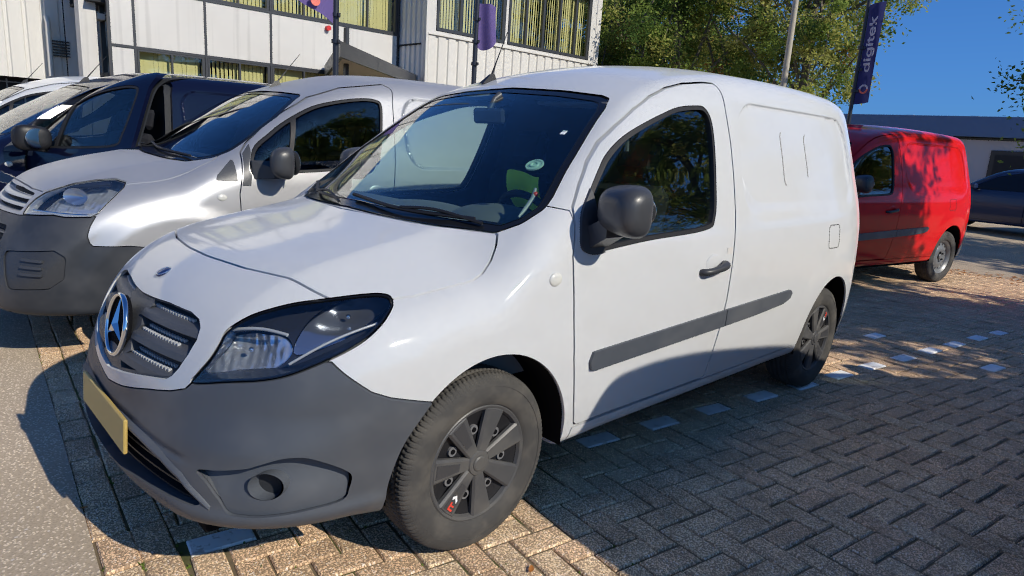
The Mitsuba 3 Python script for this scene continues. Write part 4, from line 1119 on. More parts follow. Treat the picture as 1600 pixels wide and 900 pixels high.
# ------------------------------------------------------------------ plain hatchback (far cars and the one parked outside the frame)
def build_hatch(h=.035):
    C = Cutter(FC, 1.62, h); F = FC; P = Parts()
    C.wheels((0.0, -2.6), .345, .36, .30, .40)
    ws = [(0, .975), (.4, .965), (.68, .95), (.70, 1.0), (.62, 1.22), (.55, 1.36), (.3, 1.385), (0, 1.39)]
    ws = Polygon(ws + [(-y, z) for y, z in ws[::-1]]).buffer(-.02).buffer(.02)
    P.add('windshield', smooth_ply(F, C.cut(ws, 'front', -1.2, .3, .004), offset=-.002), 'gloss_black')
    rw = [(0, 1.0), (.55, 1.0), (.60, 1.05), (.52, 1.30), (.46, 1.35), (0, 1.36)]
    rw = Polygon(rw + [(-y, z) for y, z in rw[::-1]]).buffer(-.02).buffer(.02)
    P.add('rear_window', smooth_ply(F, C.cut(rw, 'front', -3.6, -2.6, .004), offset=-.002), 'gloss_black')
    for g in (Polygon([(-.55, .95), (-1.0, 1.24), (-1.45, 1.36), (-1.62, 1.37), (-1.60, .96)]), Polygon([(-1.70, .96), (-1.70, 1.37), (-2.3, 1.36), (-2.62, 1.25), (-2.75, 1.10), (-2.6, .99)])):
        for m in C.cut(g.buffer(-.02).buffer(.02), 'side', -1.2, 0, .004, both=True): P.add('side_window', smooth_ply(F, m, offset=-.003), 'gloss_black')
    for g in (Polygon([(-.45, .3), (-.40, .8), (-.62, 1.0), (-1.1, 1.34), (-1.65, 1.41), (-1.66, .3)]), Polygon([(-1.665, .3), (-1.665, 1.41), (-2.3, 1.40), (-2.70, 1.27), (-2.66, .9), (-2.2, .62), (-2.2, .3)])):
        for m in C.cut(g.buffer(-.02).buffer(.02), 'side', -1.2, -.3, .006, both=True): P.add('door', smooth_ply(F, m), 'dark_blue_paint')
    for m in C.cut(rounded([(.30, .62), (.42, .74), (.78, .66), (.80, .56), (.55, .56)], .02), 'side', -1.2, -.35, .004, both=True): P.add('headlight', smooth_ply(F, m, offset=-.001), 'steel_grey')
    for m in C.cut(rounded([(-3.05, .85), (-3.4, .90), (-3.5, .72), (-3.1, .72)], .02), 'side', -1.2, -.4, .004, both=True): P.add('tail_lamp', smooth_ply(F, m), 'tail_red')
    gr = rounded([(-.42, .42), (.42, .42), (.50, .60), (-.50, .60)], .03)
    C.cut(gr, 'front', .3, 1.2, 0)
    k = P.add('grille', smooth_ply(lambda p: F(p) + .05, C.level(-.05) ^ prism(gr.buffer(.01), 'front', .4, 1.2), tol=3e-3), 'cavity_black')
    for z in (.45, .495, .54, .58):
        ys = np.linspace(-.44, .44, 13); P.add(k + '__bar', tri_ply(tube([(float(xfront(F, y, z)) - .012, y, z) for y in ys], .010, 8), 40), 'chrome')
    P.insert(0, ('body', smooth_ply(F, C.rest, refine=.06), 'dark_blue_paint', None))
    P.add('underbody', tri_ply(box(-3.2, .7, -.6, .6, .22, .5), False), 'cavity_black')
    for s in (1, -1):
        hs_ = box(-.74, -.60, .90, 1.06, .95, 1.07, .03); P.add('door_mirror', tri_ply(hs_ if s > 0 else mirror_y(hs_), 30), 'dark_blue_paint')
        for x in (0.0, -2.6): add_wheel(P, x, s * .765, .312, s, 'steel')
    return C, P


# ------------------------------------------------------------------ ground
def asphalt_fn(p, n, uv):
    a = mikit.fbm(p.x * 1.3, p.y * 1.3, 0, 4)
    d, d2, r = mikit.voronoi(p.x * 95, p.y * 95)
    d3, d4, r2 = mikit.voronoi(p.x * 38 + 7, p.y * 38)
    stone = mikit.mix((.33, .265, .195), (.72, .61, .47), mikit.smoothstep(.35, 1.0, r))
    base = mikit.mix((.39, .315, .23), stone, mikit.smoothstep(.50, .22, d) * .85)
    base = mikit.mix(base, (.62, .57, .50), mikit.smoothstep(.95, .98, r2) * mikit.smoothstep(.24, .16, d3) * .7)
    return base * (.78 + .44 * a)


def asphalt_h(p, n, uv):
    d, d2, r = mikit.voronoi(p.x * 95, p.y * 95)
    return mikit.smoothstep(.6, .1, d) * (.4 + .6 * r)


def paver_fn(tone):
    def fn(p, n, uv):
        d, d2, r = mikit.voronoi(p.x * 190, p.y * 190)
        d3, d4, r3 = mikit.voronoi(p.x * 120 + 3, p.y * 120)
        a = mikit.fbm(p.x * 7, p.y * 7, 1.0, 4)
        st = mikit.mix(tuple(c * .50 for c in tone), tuple(min(c * 1.38, .92) for c in tone), mikit.smoothstep(.15, 1.0, r))
        c = mikit.mix(tuple(c * .40 for c in tone), st, mikit.smoothstep(.72, .46, d))
        c = mikit.mix(c, (.86, .76, .64), mikit.smoothstep(.84, .93, r3) * mikit.smoothstep(.42, .28, d3) * .9)
        return c * (.68 + .62 * a)
    return fn


def paver_h(p, n, uv):
    d, d2, r = mikit.voronoi(p.x * 190, p.y * 190)
    return mikit.smoothstep(.65, .15, d) * (.5 + .5 * r)


def painted_fn(p, n, uv):
    a = mikit.fbm(p.x * 30, p.y * 30, 0, 4); b = mikit.fbm(p.x * 90, p.y * 90, 2, 3)
    return mikit.mix((.84, .84, .82), (.45, .40, .34), mikit.smoothstep(.60, .74, a * .6 + b * .4) * .8)


def joint_fn(p, n, uv):
    a = mikit.fbm(p.x * 5, p.y * 5, 0, 3); b = mikit.fbm(p.x * 40, p.y * 40, 0, 3)
    c = mikit.mix((.12, .095, .065), (.22, .17, .11), b)
    return mikit.mix(c, (.055, .075, .018), mikit.smoothstep(.48, .62, a) * .7 * mikit.smoothstep(-2.5, .2, p.x))


bumped('asphalt', {'type': 'principled', 'base_color': mikit.proc(asphalt_fn), 'roughness': .85, 'specular': .3}, asphalt_h, .003)
for i, tone in enumerate(((.73, .49, .305), (.69, .46, .285), (.76, .515, .325))):
    bumped(f'paver_{"abc"[i]}', {'type': 'principled', 'base_color': mikit.proc(paver_fn(tone)), 'roughness': .85, 'specular': .3}, paver_h, .0016)
bumped('painted_paver', {'type': 'principled', 'base_color': mikit.proc(painted_fn), 'roughness': .7, 'specular': .3}, paver_h, .0010)
mat('joint_sand', mikit.proc(joint_fn), .95, spec=.1)
scene['moss_leaf'] = {'type': 'twosided', 'bsdf': {'type': 'principled', 'base_color': rgb(.10, .14, .025), 'roughness': .9, 'specular': .1}}

XB = lambda y: .976 + .086 * y          # the edge between the asphalt and the pavers
gv = np.array([[-260, -260, -.012], [260, -260, -.012], [260, 260, -.012], [-260, 260, -.012]], float)
PX0 = -9.35
lab(put('ground', trimesh.Trimesh(np.array([[-300, -300, -.06], [300, -300, -.06], [300, 300, -.06], [-300, 300, -.06]], float), [[0, 1, 2], [0, 2, 3]], process=False), 'asphalt'), 'grey asphalt ground all round', None, kind='structure')
road = Polygon([(XB(-14), -14), (60, -14), (60, 14), (XB(14), 14)])
lab(put('road', to_tri(section(road).extrude(.03).translate([0, 0, -.03])), 'asphalt'), 'worn grey asphalt road along the edge of the pavers', None, kind='structure')
yard = Polygon([(-80, -14), (PX0, -14), (PX0, 14), (-80, 14)])
lab(put('yard', to_tri(section(yard).extrude(.03).translate([0, 0, -.03])), 'asphalt'), 'asphalt behind the parking bays', None, kind='structure')
bed = Polygon([(PX0, -14), (XB(-14), -14), (XB(14), 14), (PX0, 14)])
lab(put('pavement', to_tri(section(bed).extrude(.02).translate([0, 0, -.0280])), 'joint_sand'), 'parking bays paved with beige herringbone blocks', None, kind='structure')

# herringbone blocks, each with its own chamfer, tilt and height
AW = .10625
_da = math.radians(171.2); D1 = np.array([math.cos(_da), math.sin(_da)]); D2 = np.array([math.sin(_da), -math.cos(_da)])
ORG = np.array([-1.354, .547])
brick_rows = []


def block_mesh(poly, top, tilt, ch=.0055):
    """A paving block from its outline: chamfered top edge, sides down into the bed."""
    q = np.asarray(poly.exterior.coords)[:-1]
    if Polygon(q).exterior.is_ccw is False: q = q[::-1]
    inner = poly.buffer(-ch, join_style=2)
    if not isinstance(inner, Polygon) or inner.is_empty: return None
    r = np.asarray(inner.exterior.coords)[:-1]
    if not inner.exterior.is_ccw: r = r[::-1]
    if len(r) != len(q): return None
    k = np.argmin(np.linalg.norm(r - q[0], axis=1)); r = np.roll(r, -k, 0); n = len(q); c = q.mean(0)
    z = lambda p, h: h + (p - c) @ tilt
    v = np.vstack([np.c_[q, np.full(n, -.030)], np.c_[q, z(q, top - .0060)], np.c_[r, z(r, top)]])
    f = []
    for a in range(n):
        b = (a + 1) % n; f += [[a, b, n + b], [a, n + b, n + a], [n + a, n + b, 2 * n + b], [n + a, 2 * n + b, 2 * n + a]]
    f += [[2 * n, 2 * n + a, 2 * n + a + 1] for a in range(1, n - 1)]
    return trimesh.Trimesh(v, f, process=False)


area = Polygon([(PX0 + .01, -7.5), (XB(-7.5) - .222, -7.5), (XB(4.4) - .222, 4.4), (PX0 + .01, 4.4)])
whites = [tuple(ORG + D1 * AW * (4 * k + 1) + D2 * AW * .5) for k in range(-1, 10)]
blocks = []
for ia in range(-40, 95):
    for ib in range(-80, 75):
        r = (ia - ib) % 4
        if r == 0: cell = (ia, ib, 2, 1)
        elif r == 3: cell = (ia, ib, 1, 2)
        else: continue
        g_ = .0041
        cs = [ORG + D1 * AW * u + D2 * AW * v for u, v in ((cell[0], cell[1]), (cell[0] + cell[2], cell[1]), (cell[0] + cell[2], cell[1] + cell[3]), (cell[0], cell[1] + cell[3]))]
        c = np.mean(cs, 0)
        if not (PX0 - .2 < c[0] < 1.3 and -7.6 < c[1] < 4.5): continue
        j = rng.normal(0, .0016, 2); rot = rng.normal(0, .008)
        p = affinity.rotate(affinity.translate(Polygon(cs).buffer(-g_, join_style=2), *j), rot, use_radians=True)
        if not area.contains(p):
            p = p.intersection(area)
            if not isinstance(p, Polygon) or p.is_empty or p.area < .002: continue
        blocks.append((p, c, (ia, ib)))
for col in (0, 1):
    y = -7.4
    while y < 4.4:
        cs = [(XB(y) - .111 * (col + 1) + .0035, y), (XB(y) - .111 * col - .0035, y), (XB(y + .213) - .111 * col - .0035, y + .206), (XB(y + .213) - .111 * (col + 1) + .0035, y + .206)]
        p = affinity.rotate(affinity.translate(Polygon(cs), *rng.normal(0, .002, 2)), rng.normal(0, .010), use_radians=True)
        blocks.append((p, np.mean(cs, 0), None)); y += .213
infos = []
for p, c, ij in blocks:
    painted = ij is not None and ij[1] == 0 and ij[0] % 4 == 0 and -4 <= ij[0] <= 40
    near_long = any(np.hypot(*(c - np.array(w))) < .075 for w in ((-4.40, .63), (-4.27, 1.465)))
    front_white = np.hypot(*(c - np.array((.68, .335)))) < .055
    px = to_pixel(np.c_[np.asarray(p.exterior.coords)[:-1], np.zeros(len(p.exterior.coords) - 1)])
    vis = (px[:, 2] > .1).all() and px[:, 0].max() > 0 and px[:, 0].min() < 1600 and px[:, 1].max() > 0 and px[:, 1].min() < 905
    size = Polygon(px[:, :2]).area if vis else 0
    under = (-2.6 < c[0] < .0 and abs(c[1]) < .35) or c[1] < -2.9
    infos.append([p, c, painted or near_long or front_white, 0 if under else size])
order = np.argsort([-(i[3] + (1e6 if i[2] and i[3] > 0 else 0)) for i in infos])
rest = {0: [], 1: [], 2: []}
for rank, k in enumerate(order):
    p, c, wht, size = infos[k]
    m = block_mesh(p, float(rng.normal(0, .0014)), rng.normal(0, .0065, 2))
    if m is None: continue
    tone = int(rng.integers(0, 3))
    if rank < 298 and size > 0:
        put('pavement__painted_block' if wht else 'pavement__block', m, 'painted_paver' if wht else f'paver_{"abc"[tone]}')
    else: rest[tone].append(m)
lab(put('pavement__remaining_blocks', cat(*[m for t in rest.values() for m in t]), 'paver_b'), None, None, kind='stuff')

# moss and weeds in the joints near the road
ms = []
for k in range(900):
    y = rng.uniform(-3.2, 1.6); xx = XB(y) - rng.choice([.0, .111, .222]) + rng.normal(0, .005)
    if rng.random() < .35: xx = rng.uniform(-.6, .9); y = rng.uniform(.35, 1.3)
    if k > 500:
        p, c, _, size = infos[int(rng.integers(0, len(infos)))]
        if not (size > 0 and c[0] > -1.2 and c[1] > -1): continue
        q = np.asarray(p.exterior.coords); e = rng.integers(0, len(q) - 1); t = rng.random(); pt = q[e] * (1 - t) + q[e + 1] * t; d = pt - c; pt = c + d * 1.03; xx, y = pt
    if mikit_noise := meshkit.noise(np.array([xx * 3, y * 3, 0.0])) < .40: continue
    b = trimesh.creation.icosphere(0, 1); b.apply_scale([rng.uniform(.003, .006), rng.uniform(.003, .006), rng.uniform(.003, .008)]); b.apply_translation((xx, y, -.006)); ms.append(b)
    if rng.random() < .25:
        for _ in range(3):
            a = rng.uniform(0, 6.28); l = rng.uniform(.006, .014); base = np.array([xx, y, -.004]); tip = base + [math.cos(a) * l, math.sin(a) * l, rng.uniform(.006, .014)]; w = np.array([-math.sin(a), math.cos(a), 0]) * .0022
            ms.append(trimesh.Trimesh([base - w, base + w, tip], [[0, 1, 2]], process=False))
lab(put('joint_moss', cat(*ms), 'moss_leaf'), 'green moss growing in the joints of the blocks', 'moss', kind='stuff')

# litter
mat('dry_leaf', (.42, .16, .04), .7, spec=.2)
mat('pale_stub', (.55, .42, .28), .8, spec=.1)


def leaf_litter(x, y, r, h=.004):
    a = rng.uniform(0, 6.28); u = np.linspace(-1, 1, 7); v = []
    for t in u:
        wdt = .45 * (1 - t * t) ** .7
        for s in (-1, 0, 1): v.append((t * r, s * wdt * r, (.25 * t * t + .3 * abs(s) * wdt) * r + h))
    f = []
    for i in range(6):
        for j in range(2): q = i * 3 + j; f += [[q, q + 3, q + 4], [q, q + 4, q + 1]]
    m = trimesh.Trimesh(v, f, process=False); m.apply_transform(trimesh.transformations.rotation_matrix(a, (0, 0, 1))); m.apply_translation((x, y, 0)); return m


for (x, y, r), l in (((.955, -.175, .014), 'small orange fallen leaf on the asphalt below the number plate'), ((-.06, 1.065, .020), 'curled brown leaf on the blocks beside the front tyre')):
    lab(put('fallen_leaf', leaf_litter(x, y, r), 'dry_leaf', smooth=True), l, 'leaf')
for (x, y, a, l), t in (((-.70, 1.155, .6, .026), 'pale cigarette end lying on the shaded blocks'), ((.555, .405, 2.9, .028), 'orange cigarette end beside the white block under the bumper')):
    m = trimesh.creation.cylinder(.0042, l, sections=10); m.apply_transform(trimesh.transformations.rotation_matrix(math.pi / 2, (0, 1, 0))); m.apply_transform(trimesh.transformations.rotation_matrix(a, (0, 0, 1))); m.apply_translation((x, y, .0055))
    lab(put('cigarette_end', m, 'pale_stub', smooth=30), t, 'cigarette end')
lit = [leaf_litter(rng.normal(-9.35, .18), rng.uniform(-3.5, 1.6), rng.uniform(.015, .035)) for _ in range(420)]
lit += [leaf_litter(rng.uniform(-9, -4), rng.uniform(.2, 2.0), rng.uniform(.010, .02)) for _ in range(30)]
lab(put('leaf_litter', cat(*lit), 'dry_leaf'), 'brown leaf litter along the edge of the pavers behind the red van', 'leaf litter', kind='stuff')

# ------------------------------------------------------------------ buildings
def panel_fn(p, n, uv):
    a = mikit.fbm(p.x * .8, p.z * .9, 0, 3)
    st = mikit.smoothstep(.55, .85, mikit.fbm(p.x * 11, p.z * .35, 2, 3))
    return mikit.mix((.60, .585, .56), (.52, .505, .48), a) * (1.0 - .13 * st)


mat('facade_panel', mikit.proc(panel_fn), .45, spec=.4)
mat('cladding_white', mikit.proc(lambda p, n, uv: mikit.mix((.62, .605, .57), (.55, .53, .49), mikit.fbm(p.x * 5.0, p.y * 5.0, p.z * .4, 4))), .45, spec=.4)
mat('frame_dark', (.035, .038, .045), .4, spec=.5)
mat('blind_yellow', (.64, .58, .27), .7, spec=.2)
mat('room_dark', (.03, .032, .036), .8, spec=.2)
mat('soffit', (.36, .34, .29), .8, spec=.2)
mat('far_render', (.42, .42, .45), .8, spec=.2)
mat('roof_blue', (.09, .16, .30), .5, spec=.4)
mat('alarm_red', (.55, .02, .02), .4)
mat('metal_grey', (.25, .26, .27), .5, metallic=.5)


def ribbed(x0, x1, z0, z1, pitch=.30, depth=.035, flat_=.235):
    """Profiled sheet facing +y, one pan per entry."""
    out = []; x = x1
    while x > x0 + .02:
        a, b = x, max(x - pitch, x0); e = a - flat_ if a - flat_ > b else b
        pr = [(a, 0), (a - .018, depth), (e + .018, depth), (e, 0), (b, 0)] if e > b else [(a, 0), (b, 0)]
        v = []; 
        for X, Y in pr: v += [(X, Y, z0), (X, Y, z1)]
        for X, Y in pr: v += [(X, Y - .02, z0), (X, Y - .02, z1)]
        k = len(pr); f = []
        for i in range(k - 1):
            p, q = 2 * i, 2 * i + 2; f += [[p, p + 1, q + 1], [p, q + 1, q]]
            p, q = 2 * (k + i), 2 * (k + i) + 2; f += [[p, q, q + 1], [p, q + 1, p + 1]]
        f += [[1, 2 * k + 1, 3], [3, 2 * k + 1, 2 * k + 3]]
        m = trimesh.Trimesh(v, f, process=False); out.append(m); x = b
    return out


def window(B, x0, x1, z0, z1, y, nb=3, blind='closed', fr=.06, parts=None):
    """A window facing +y at depth y: frame, mullions, panes, blind and the dark room behind."""
    t = []
    for a, b, c, d in ((x0, x1, z0, z0 + fr), (x0, x1, z1 - fr, z1)): t.append(box(a, b, y - .05, y + .03, c, d))
    xs = np.linspace(x0, x1, nb + 1)
    for q, x in enumerate(xs): t.append(box(x - (0 if q == 0 else fr / 2), x + (0 if q == nb else fr / 2) + (fr if q == 0 else 0) - (0), y - .05, y + .029, z0 + fr, z1 - fr) if q < nb else box(x - fr, x, y - .05, y + .029, z0 + fr, z1 - fr))
    w = uniq(B + '__window'); scene[w] = mikit.ply(cat(*t), 'frame_dark')
    for a, b in zip(xs[:-1], xs[1:]):
        m = trimesh.Trimesh([(a + fr / 2, y, z0 + fr), (b - fr / 2, y, z0 + fr), (b - fr / 2, y, z1 - fr), (a + fr / 2, y, z1 - fr)], [[0, 2, 1], [0, 3, 2]], process=False)
        put(w + '__pane', m, 'building_glass')
    sl = []; x = x0 + .08
    while x < x1 - .08:
        th = (.12 if blind == 'closed' else .42 + .15 * math.sin(x * 3)) + float(rng.normal(0, .09))
        if blind == 'open' and meshkit.noise(np.array([x * 1.7, 3.3, 0.])) < .24: x += .09; continue
        d = np.array([math.cos(th), math.sin(th)]) * .044
        m = trimesh.Trimesh([(x - d[0], y - .16 - d[1], z0 + .03), (x + d[0], y - .16 + d[1], z0 + .03), (x + d[0], y - .16 + d[1], z1), (x - d[0], y - .16 - d[1], z1)], [[0, 1, 2], [0, 2, 3]], process=False)
        sl.append(m); x += .085
    if sl:
        k = put(w + '__blind', cat(*sl), 'blind_yellow'); labels[k] = {'kind': 'stuff', 'label': 'yellow vertical blind'}
    room = cat(box(x0 - .3, x1 + .3, y - 1.6, y - 1.55, z0 - .3, z1 + .3), box(x0 - .3, x1 + .3, y - 1.6, y - .2, z0 - .34, z0 - .3), box(x0 - .3, x1 + .3, y - 1.6, y - .2, z1 + .3, z1 + .34))
    put(w + '__room', room, 'room_dark')
    return w


# the office: panelled front, cladded wing standing forward on its right, canopy
B = 'office_building'
FY, BYY = -12.0, -10.9
XS = [-2.0, -2.41, -3.68, -5.01, -6.50, -8.16]
put(B, cat(box(-8.2, -2.02, FY - 8, FY - 2.2, 0, 6.4), box(-14.4, -8.24, BYY - 9, BYY - 2.2, 0, 6.6), box(-8.2, -2.02, FY - 2.2, FY - .07, 5.4, 6.4), box(-14.3, -8.24, BYY - 2.2, BYY - .07, 5.42, 6.6)), 'room_dark')
lab(B, 'white panelled two storey office with yellow blinds and a cladded wing', 'building')
for a, b in zip(XS[:-1], XS[1:]):
    for z0, z1 in ((2.60, 3.60), (5.22, 6.35), (.10, .86)):
        put(B + '__facade_panel', box(b + .018, a - .018, FY - .06, FY, z0, z1, .004), 'facade_panel')
put(B + '__facade_panel', box(XS[1] + .018, XS[0] - .018, FY - .06, FY, .9, 2.55, .004), 'facade_panel')
for x in XS: put(B + '__mullion', box(x - .022, x + .022, FY - .055, FY + .018, .1, 6.35), 'frame_dark')
for z in (2.575, 3.62, 5.20): put(B + '__transom', box(XS[-1], XS[0], FY - .056, FY + .016, z - .022, z + .022), 'frame_dark')
for k, (a, b) in enumerate(zip(XS[1:-1], XS[2:])):
    window(B, b + .03, a - .03, .90, 2.552, FY - .02, 2 if k != 3 else 2, 'closed' if k != 1 else 'open', .035)
for k, (a, b) in enumerate(zip(XS[:-1], XS[1:])):
    window(B, b + .03, a - .03, 3.645, 5.178, FY - .02, 1 if k == 0 else 2, 'open' if k in (1, 2, 3) else 'closed', .035)
# side wall of the wing (ribbed, facing the road) and its front
for m in ribbed(BYY - .02 - 1.1, BYY - .02, 0.05, 6.5, .20, .03, .14):
    v = m.vertices.copy(); m.vertices = np.stack([-8.22 + v[:, 1], v[:, 0], v[:, 2]], 1); m.faces = m.faces[:, ::-1]
    put(B + '__cladding_panel', m, 'cladding_white')
for m in ribbed(-14.10, -8.26, .05, 3.60, .30): m.apply_translation((0, BYY - .04, 0)); put(B + '__cladding_panel', m, 'cladding_white')
for m in ribbed(-14.10, -8.26, 5.44, 6.5, .30): m.apply_translation((0, BYY - .04, 0)); put(B + '__cladding_panel', m, 'cladding_white')
put(B + '__sill', box(-14.12, -8.25, BYY - .06, BYY + .035, 3.605, 3.64), 'cladding_white')
for a, b in ((-8.47, -8.25), (-10.72, -10.64), (-14.12, -13.90)): put(B + '__window_surround', box(a, b, BYY - .06, BYY + .006, 3.66, 5.42), 'facade_panel')
put(B + '__window_surround', box(-14.12, -8.25, BYY - .06, BYY + .005, 3.642, 3.70), 'facade_panel')
put(B + '__corner_post', box(-14.32, -14.125, BYY - .20, BYY + .02, 0, 6.6), 'facade_panel')
put(B + '__corner_post', box(-8.245, -8.18, BYY - .06, BYY + .03, 0, 6.6), 'facade_panel')
window(B, -10.63, -8.48, 3.71, 5.41, BYY - .01, 3, 'open', .075)
window(B, -13.89, -10.73, 3.71, 5.41, BYY - .01, 5, 'open', .075)
# canopy over the entrance
cp = Polygon([(-4.15, -7.55), (-8.17, -11.20), (-8.17, -11.93), (-6.2, -11.93)])
put(B + '__canopy_soffit', to_tri(section(cp.buffer(-.05)).extrude(.03).translate([0, 0, 2.51])), 'soffit')
put(B + '__canopy', to_tri(section(cp).extrude(.15).translate([0, 0, 2.545]) + (section(cp).extrude(.10).translate([0, 0, 2.46]) - section(cp.buffer(-.06)).extrude(.12).translate([0, 0, 2.45]))), 'frame_dark')
for x, y, z0, z1 in ((-5.05, -8.95, 2.70, 3.12), (-5.05, -8.95, 0, 2.50)):
    put(B + '__canopy_post', box(x - .035, x + .035, y - .05, y + .05, z0, z1, .01), 'frame_dark')
al = trimesh.creation.cylinder(.055, .09, sections=24); al.apply_transform(trimesh.transformations.rotation_matrix(math.pi / 2, (1, 0, 0))); al.apply_translation((-6.30, FY + .05, 3.50))
lab(put('alarm_beacon', al, 'alarm_red', smooth=30), 'small red alarm beacon on the white office panel above the canopy', 'alarm')
# stair glazing on the return wall and the hall to the left
HY = -14.2
for z0, z1 in ((.1, 2.05), (2.1, 3.55), (3.6, 5.1)):
    put(B + '__stair_pane', box(-2.09, -2.07, HY + .1, FY - .12, z0, z1), 'building_glass')
for y in np.linspace(HY + .08, FY - .10, 4): put(B + '__stair_mullion', box(-2.10, -2.03, y - .035, y + .035, 0, 6.3), 'frame_dark')
for z in (2.07, 3.57, 5.13): put(B + '__stair_transom', box(-2.095, -2.04, HY + .08, FY - .10, z - .03, z + .03), 'frame_dark')
put(B + '__stair_light', box(-2.06, -1.92, -12.75, -12.45, 3.03, 3.14, .01), 'facade_panel')
Hb = 'storage_hall'
put(Hb, cat(box(-1.98, 9.5, HY - 9, HY - .60, 0, 6.2), box(-1.98, 9.5, HY - .6, HY - .06, 1.92, 6.2)), 'room_dark'); lab(Hb, 'white ribbed hall at the far left behind the parked vans', 'building')
for m in ribbed(-1.72, 9.4, 1.93, 6.2, .30, .03, .25): m.apply_translation((0, HY - .04, 0)); put(Hb + '__cladding_panel', m, 'cladding_white')
put(B + '__entrance_column', box(-1.90, -1.63, -12.75, -12.42, 0, 6.3), 'facade_panel')
put(Hb + '__corner_post', box(-1.975, -1.74, HY - .05, HY + .02, 0, 6.25), 'cladding_white')
for q in range(6): put(Hb + '__vent_slat', box(-2.0 + .22, -1.60 + .12, HY, HY + .05, 2.40 + q * .055, 2.425 + q * .055), 'frame_dark')
for x in np.arange(-1.6, 9.4, .28): put(Hb + '__window_bar', box(x - .012, x + .012, HY - .52, HY - .49, .2, 1.9), 'metal_grey')
for z in np.arange(.3, 1.9, .22): put(Hb + '__window_bar', box(-1.7, 9.4, HY - .521, HY - .489, z - .011, z + .011), 'metal_grey')
pp = tube([(-1.42, HY + .14, 2.0), (-1.42, HY + .14, 3.0), (-1.42, HY + .06, 3.12)], .05, 10); put(Hb + '__drain_pipe', pp, 'cladding_white', smooth=40)

# far warehouse
W = 'far_warehouse'
put(W, box(-58, -38, -40, 40, 0, 2.86), 'far_render'); lab(W, 'grey warehouse with a dark blue roof edge behind the dark cars', 'building')
put(W + '__roof', cat(box(-58.5, -37.6, -41, 41, 2.90, 3.86, .02)), 'roof_blue')
put(W + '__eaves_gap', box(-57.9, -37.98, -30, -4.4, 2.76, 2.862), 'frame_dark')
for y0, y1 in ((-5.7, -1.6), (1.5, 5.5)):
    k = put(W + '__gate', box(-38.0, -37.93, y0, y1, 0, 2.30), 'frame_dark'); put(k + '__door_leaf', box(-37.95, -37.90, y0 + .2, y1 - .2, 0, 2.1), 'room_dark')
for y in (-9.9, -7.0, -3.6): put(W + '__roof_light', box(-39, -38.5, y, y + .35, 3.85, 3.93), 'facade_panel')
put(W + '__flue', fixn(trimesh.creation.cylinder(.45, .75, sections=28)).apply_translation((-41, -10.6, 3.5)), 'soffit', smooth=30)
put(W + '__roof_unit', box(-44, -43, -4.6, -4.1, 3.86, 4.25), 'frame_dark')

# ------------------------------------------------------------------ flags and lamp post
mat('pole_dark', (.022, .025, .036), .35, spec=.5)
mat('pole_pale', (.42, .38, .30), .5, spec=.4)
scene['flag_purple'] = {'type': 'principledthin', 'base_color': rgb(.17, .13, .34), 'roughness': .7, 'diff_trans': .7}
scene['flag_navy'] = {'type': 'principledthin', 'base_color': rgb(.050, .055, .17), 'roughness': .7, 'diff_trans': .5}
mat('flag_print', (.55, .55, .62), .8, spec=.1)
mat('flag_coral', (.75, .20, .16), .8, spec=.1)


def cloth(u0, u1, z_of, wave, nu=16, nz=40):
    """A hanging cloth as a grid: u along the arm, z_of(u, t) its height, wave(u, t) its fold out of plane."""
    v, f = [], []
    for i in range(nu + 1):
        for j in range(nz + 1):
            u = u0 + (u1 - u0) * i / nu; t = j / nz; v.append((u, wave(u, t), z_of(u, t)))
    for i in range(nu):
        for j in range(nz): a = i * (nz + 1) + j; f += [[a, a + 1, a + nz + 2], [a, a + nz + 2, a + nz + 1]]
    return np.array(v), f


def stand(v, o, ang):
    c, s_ = math.cos(ang), math.sin(ang)
    return np.stack([o[0] + v[:, 0] * c - v[:, 1] * s_, o[1] + v[:, 0] * s_ + v[:, 1] * c, v[:, 2]], 1)


def flag_pole(o, h, r, label):
    k = uniq('flag_pole')
    scene[k] = mikit.ply(tube([(o[0], o[1], 0), (o[0], o[1], h * .5), (o[0], o[1], h)], [r, r * .92, r * .8], 16), 'pole_dark', smooth=40); lab(k, label, 'flag pole')
    for z in (2.55, 2.9, 3.25): put(k + '__clamp', cat(trimesh.creation.cylinder(r * 1.35, .05, sections=16).apply_translation((o[0], o[1], z)), box(o[0] - .015, o[0] + .015, o[1], o[1] + r * 2.2, z - .02, z + .02)), 'pole_dark', smooth=30)
    return k


f1, f2, f3 = (-3.55, -6.6), (-6.10, -6.6), (-11.0, -2.32)
flag_pole(f1, 5.6, .045, 'dark flag pole in front of the office canopy, carrying the left purple flag')
flag_pole(f2, 5.6, .042, 'dark flag pole in front of the cladded wing, carrying the second purple flag')
flag_pole(f3, 4.05, .035, 'slim dark flag pole rising behind the white van beside the trees')
fold = lambda a: (lambda u, t: a * math.sin(9 * u + 2.5 * t) * min(1, abs(u) * 3) * (.6 + .6 * (1 - t)))
v, f = cloth(.05, .80, lambda u, t: 2.76 + .42 * u * (1 - t) + (3.42 - 2.76) * t, fold(.05))
k = put('flag', trimesh.Trimesh(stand(v, f1, .12), f, process=False), 'flag_purple', smooth=True); lab(k, 'purple flag hanging left of its pole in front of the office panels', 'flag')
d_ = trimesh.creation.cylinder(.07, .006, sections=32); d_.apply_transform(trimesh.transformations.rotation_matrix(math.pi / 2, (1, 0, 0))); d_.apply_translation((f1[0] + .36, f1[1] + .10, 3.02)); put(k + '__coral_mark', d_, 'flag_coral')
v, f = cloth(.03, .36, lambda u, t: 2.84 - .12 * math.sin(u * 8) * (1 - t) + .35 * u * (1 - t) + (3.5 - 2.84) * t, lambda u, t: .085 * math.sin(17 * u + 1.5 * t) * min(1, u * 6))
